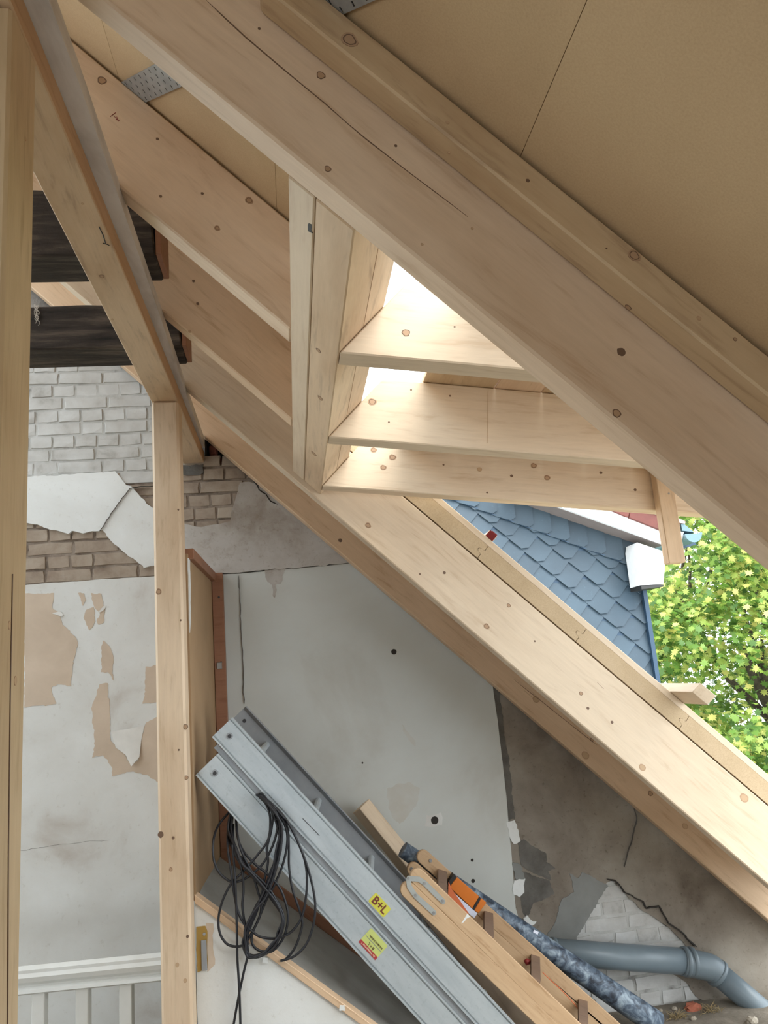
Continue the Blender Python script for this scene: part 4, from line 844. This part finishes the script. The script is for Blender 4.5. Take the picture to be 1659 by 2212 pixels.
fa, fb = onY(1100, 1058, 6.72), onY(1436, 1176, 6.72); fd = (fb-fa).normalized(); fu = Vector((-fd.z, 0, fd.x))
obj('soffit', prism_bm([(0, 0), ((fb-fa).length, 0), ((fb-fa).length, .02), (0, .02)], 0, YS+.03-6.762), SOFFIT, nd_, frame(fa+Vector((0, .042, 0)), fd, Vector((0, 1, 0)), fu))
op('eave_return', [(1376, 1172), (1436, 1192), (1437, 1212), (1433, 1262), (1385, 1264), (1374, 1187)], 6.74, 6.98, UPVC)
op('return_base', [(1385, 1265), (1433, 1263), (1434, 1267), (1386, 1273)], 6.74, 6.98, BLACK)
op('roof_tile', [(1290, 1090), (1363, 1098), (1358, 1117), (1352, 1116)], 6.70, 7.0, TILER, nd_, .004)
op('roof_tile', [(1364, 1098), (1430, 1110), (1462, 1122), (1470, 1128), (1463, 1148), (1432, 1147), (1359, 1118)], 6.69, 7.0, TILER, nd_, .004)
op('tile_edge', [(1376, 1096), (1426, 1104), (1462, 1118), (1481, 1126), (1480, 1131), (1468, 1129), (1428, 1114), (1376, 1101)], 6.68, 7.4, LICHEN)
gc = onY(1497, 1153, 6.68); gr_ = .081; bm = bmesh.new()
half = [(gr_*math.cos(math.pi+math.pi*k/12), gr_*math.sin(math.pi+math.pi*k/12)) for k in range(13)]
inn = [(x*.9, z*.9) for x, z in half]
prism_bm([(gc.x+x, gc.z+z) for x, z in half]+[(gc.x+x, gc.z+z) for x, z in inn[::-1]], gc.y, gc.y+2.4, 0, bm); gt = obj('gutter', bm, GUTTER, nd_)
obj('gutter_cap', prism_bm([(gc.x+x*1.02, gc.z+z*1.02) for x, z in half], gc.y-.008, gc.y), GUTTER, gt)
obj('gutter_bead', tube_bm([(gc.x+gr_, gc.y, gc.z), (gc.x+gr_, gc.y+2.4, gc.z)], .012, 8), GUTTER, gt)
op('gutter_outlet', [(1471, 1150), (1478, 1153), (1505, 1176), (1470, 1186)], 6.9, 7.3, SLATEB)
op('roof_edge_flashing', [(1471, 1132), (1478, 1132), (1500, 1150), (1474, 1146)], 6.7, 7.3, GUTTER)

# ------------------------------------------------------------------ tree beyond
tr = empty('maple_tree', (8.6, 12.2, -7)); tag(tr, 'leafy yellow-green maple tree beyond the slate dormer', 'tree')
bm = bmesh.new(); rg = random.Random(21)
def limb(p, d, L, r, lev):
    q = [p]; dd = d.normalized()
    for k in range(5):
        dd = (dd+Vector((rg.uniform(-.2, .2), rg.uniform(-.2, .2), rg.uniform(-.05, .22)))).normalized(); q.append(q[-1]+dd*L/5)
    tube_bm(spline(q, 2), [r*(1-.6*k/10) for k in range(11)], 7, bm, False)
    if lev < 3:
        for k in range(4): limb(q[rg.randrange(2, 6)], dd+Vector((rg.uniform(-1, 1), rg.uniform(-1, 1), rg.uniform(-.3, .7))), L*.68, r*.5, lev+1)
limb(Vector((8.8, 12.6, -7.2)), Vector((-.05, 0, 1)), 6.0, .26, 0); limb(Vector((8.6, 12.6, -3.5)), Vector((-.5, -.3, .9)), 4.0, .14, 1); limb(Vector((9.0, 12.4, -3.0)), Vector((.35, -.5, 1)), 4.0, .13, 1)
obj('trunk_and_branches', bm, BARK, tr, smooth=True)
LS = [(0, -.55), (.07, -.28), (.36, -.40), (.26, -.16), (.56, .02), (.28, .10), (.30, .30), (.12, .22), (0, .56), (-.12, .22), (-.30, .30), (-.28, .10), (-.56, .02), (-.26, -.16), (-.36, -.40), (-.07, -.28)]
def leaf_verts(c, s, rg):
    n_ = Vector((rg.gauss(0, .6)-.15, -.55+rg.gauss(0, .5), .75+rg.gauss(0, .5))).normalized(); u = n_.orthogonal().normalized(); w = n_.cross(u); a = rg.uniform(0, 6.28)
    e1 = u*math.cos(a)+w*math.sin(a); e2 = n_.cross(e1)
    return [c+e1*x*s+e2*y*s-n_*(.25*s*(x*x)) for x, y in LS]
def crown_point(rg):
    while True:
        # clusters make lumps and gaps
        cl_ = rg.choice(CLUST); p = cl_[0]+Vector((rg.gauss(0, 1), rg.gauss(0, 1), rg.gauss(0, .8)))*cl_[1]*.5
        return p
CLUST = []
while len(CLUST) < 420:
    v = Vector((rg.uniform(-1, 1), rg.uniform(-1, 1), rg.uniform(-1, 1)))
    if v.length > 1 or v.length < .45: continue
    p = Vector((8.1+v.x*3.5, 12.4+v.y*3.2, -.2+v.z*4.3))
    CLUST.append((p, rg.uniform(.40, .85)))
allp = [crown_point(rg) for _ in range(62000)]
def seen(p):
    d = p.dot(fwd); x = 829.5+FPX*p.dot(rt)/d; y = 1106-FPX*p.dot(up)/d; return 1380 < x < 1659 and 1090 < y < 1690
vis = sorted([p for p in allp if seen(p)], key=lambda p: p.length)[:300]; vs = set(id(p) for p in vis)
verts, faces = [], []
for p in allp:
    if id(p) in vs: continue
    k = len(verts); verts += leaf_verts(p, rg.uniform(.09, .15), rg); faces.append(tuple(range(k, k+16)))
me = bpy.data.meshes.new('foliage'); me.from_pydata([tuple(v) for v in verts], [], faces); me.materials.append(LEAF)
fo = bpy.data.objects.new('foliage', me); C.objects.link(fo); adopt(fo, tr); fo['kind'] = 'stuff'
lm = []
for k in range(8):
    m_ = bpy.data.meshes.new('leaf'); vv = leaf_verts(Vector((0, 0, 0)), .14, rg); m_.from_pydata([tuple(v) for v in vv], [], [tuple(range(16))]); m_.materials.append(LEAF1); lm.append(m_)
for p in vis:
    share('leaf', rg.choice(lm), tr, Matrix.Translation(p) @ Matrix.Rotation(rg.uniform(-.5, .5), 4, 'Y') @ Matrix.Scale(rg.uniform(.6, 1.0), 4))
gd = obj('ground_outside', box_bm(-30, 60, 4.8, 70, -7.6, -7.2), mottled('lawn', [(0.3, (0.05, 0.09, 0.02)), (0.7, (0.10, 0.16, 0.04))], 1.5, 0.95)); tag(gd, 'lawn far below outside, added for light bounce', kind='structure')  # green ground added for the light it bounces

# ------------------------------------------------------------------ lift everything so that the attic floor is at height 0
for o in list(S.objects):
    if o.parent is None: o.matrix_world = Matrix.Translation((0, 0, EYE)) @ o.matrix_world
bpy.context.view_layer.update()
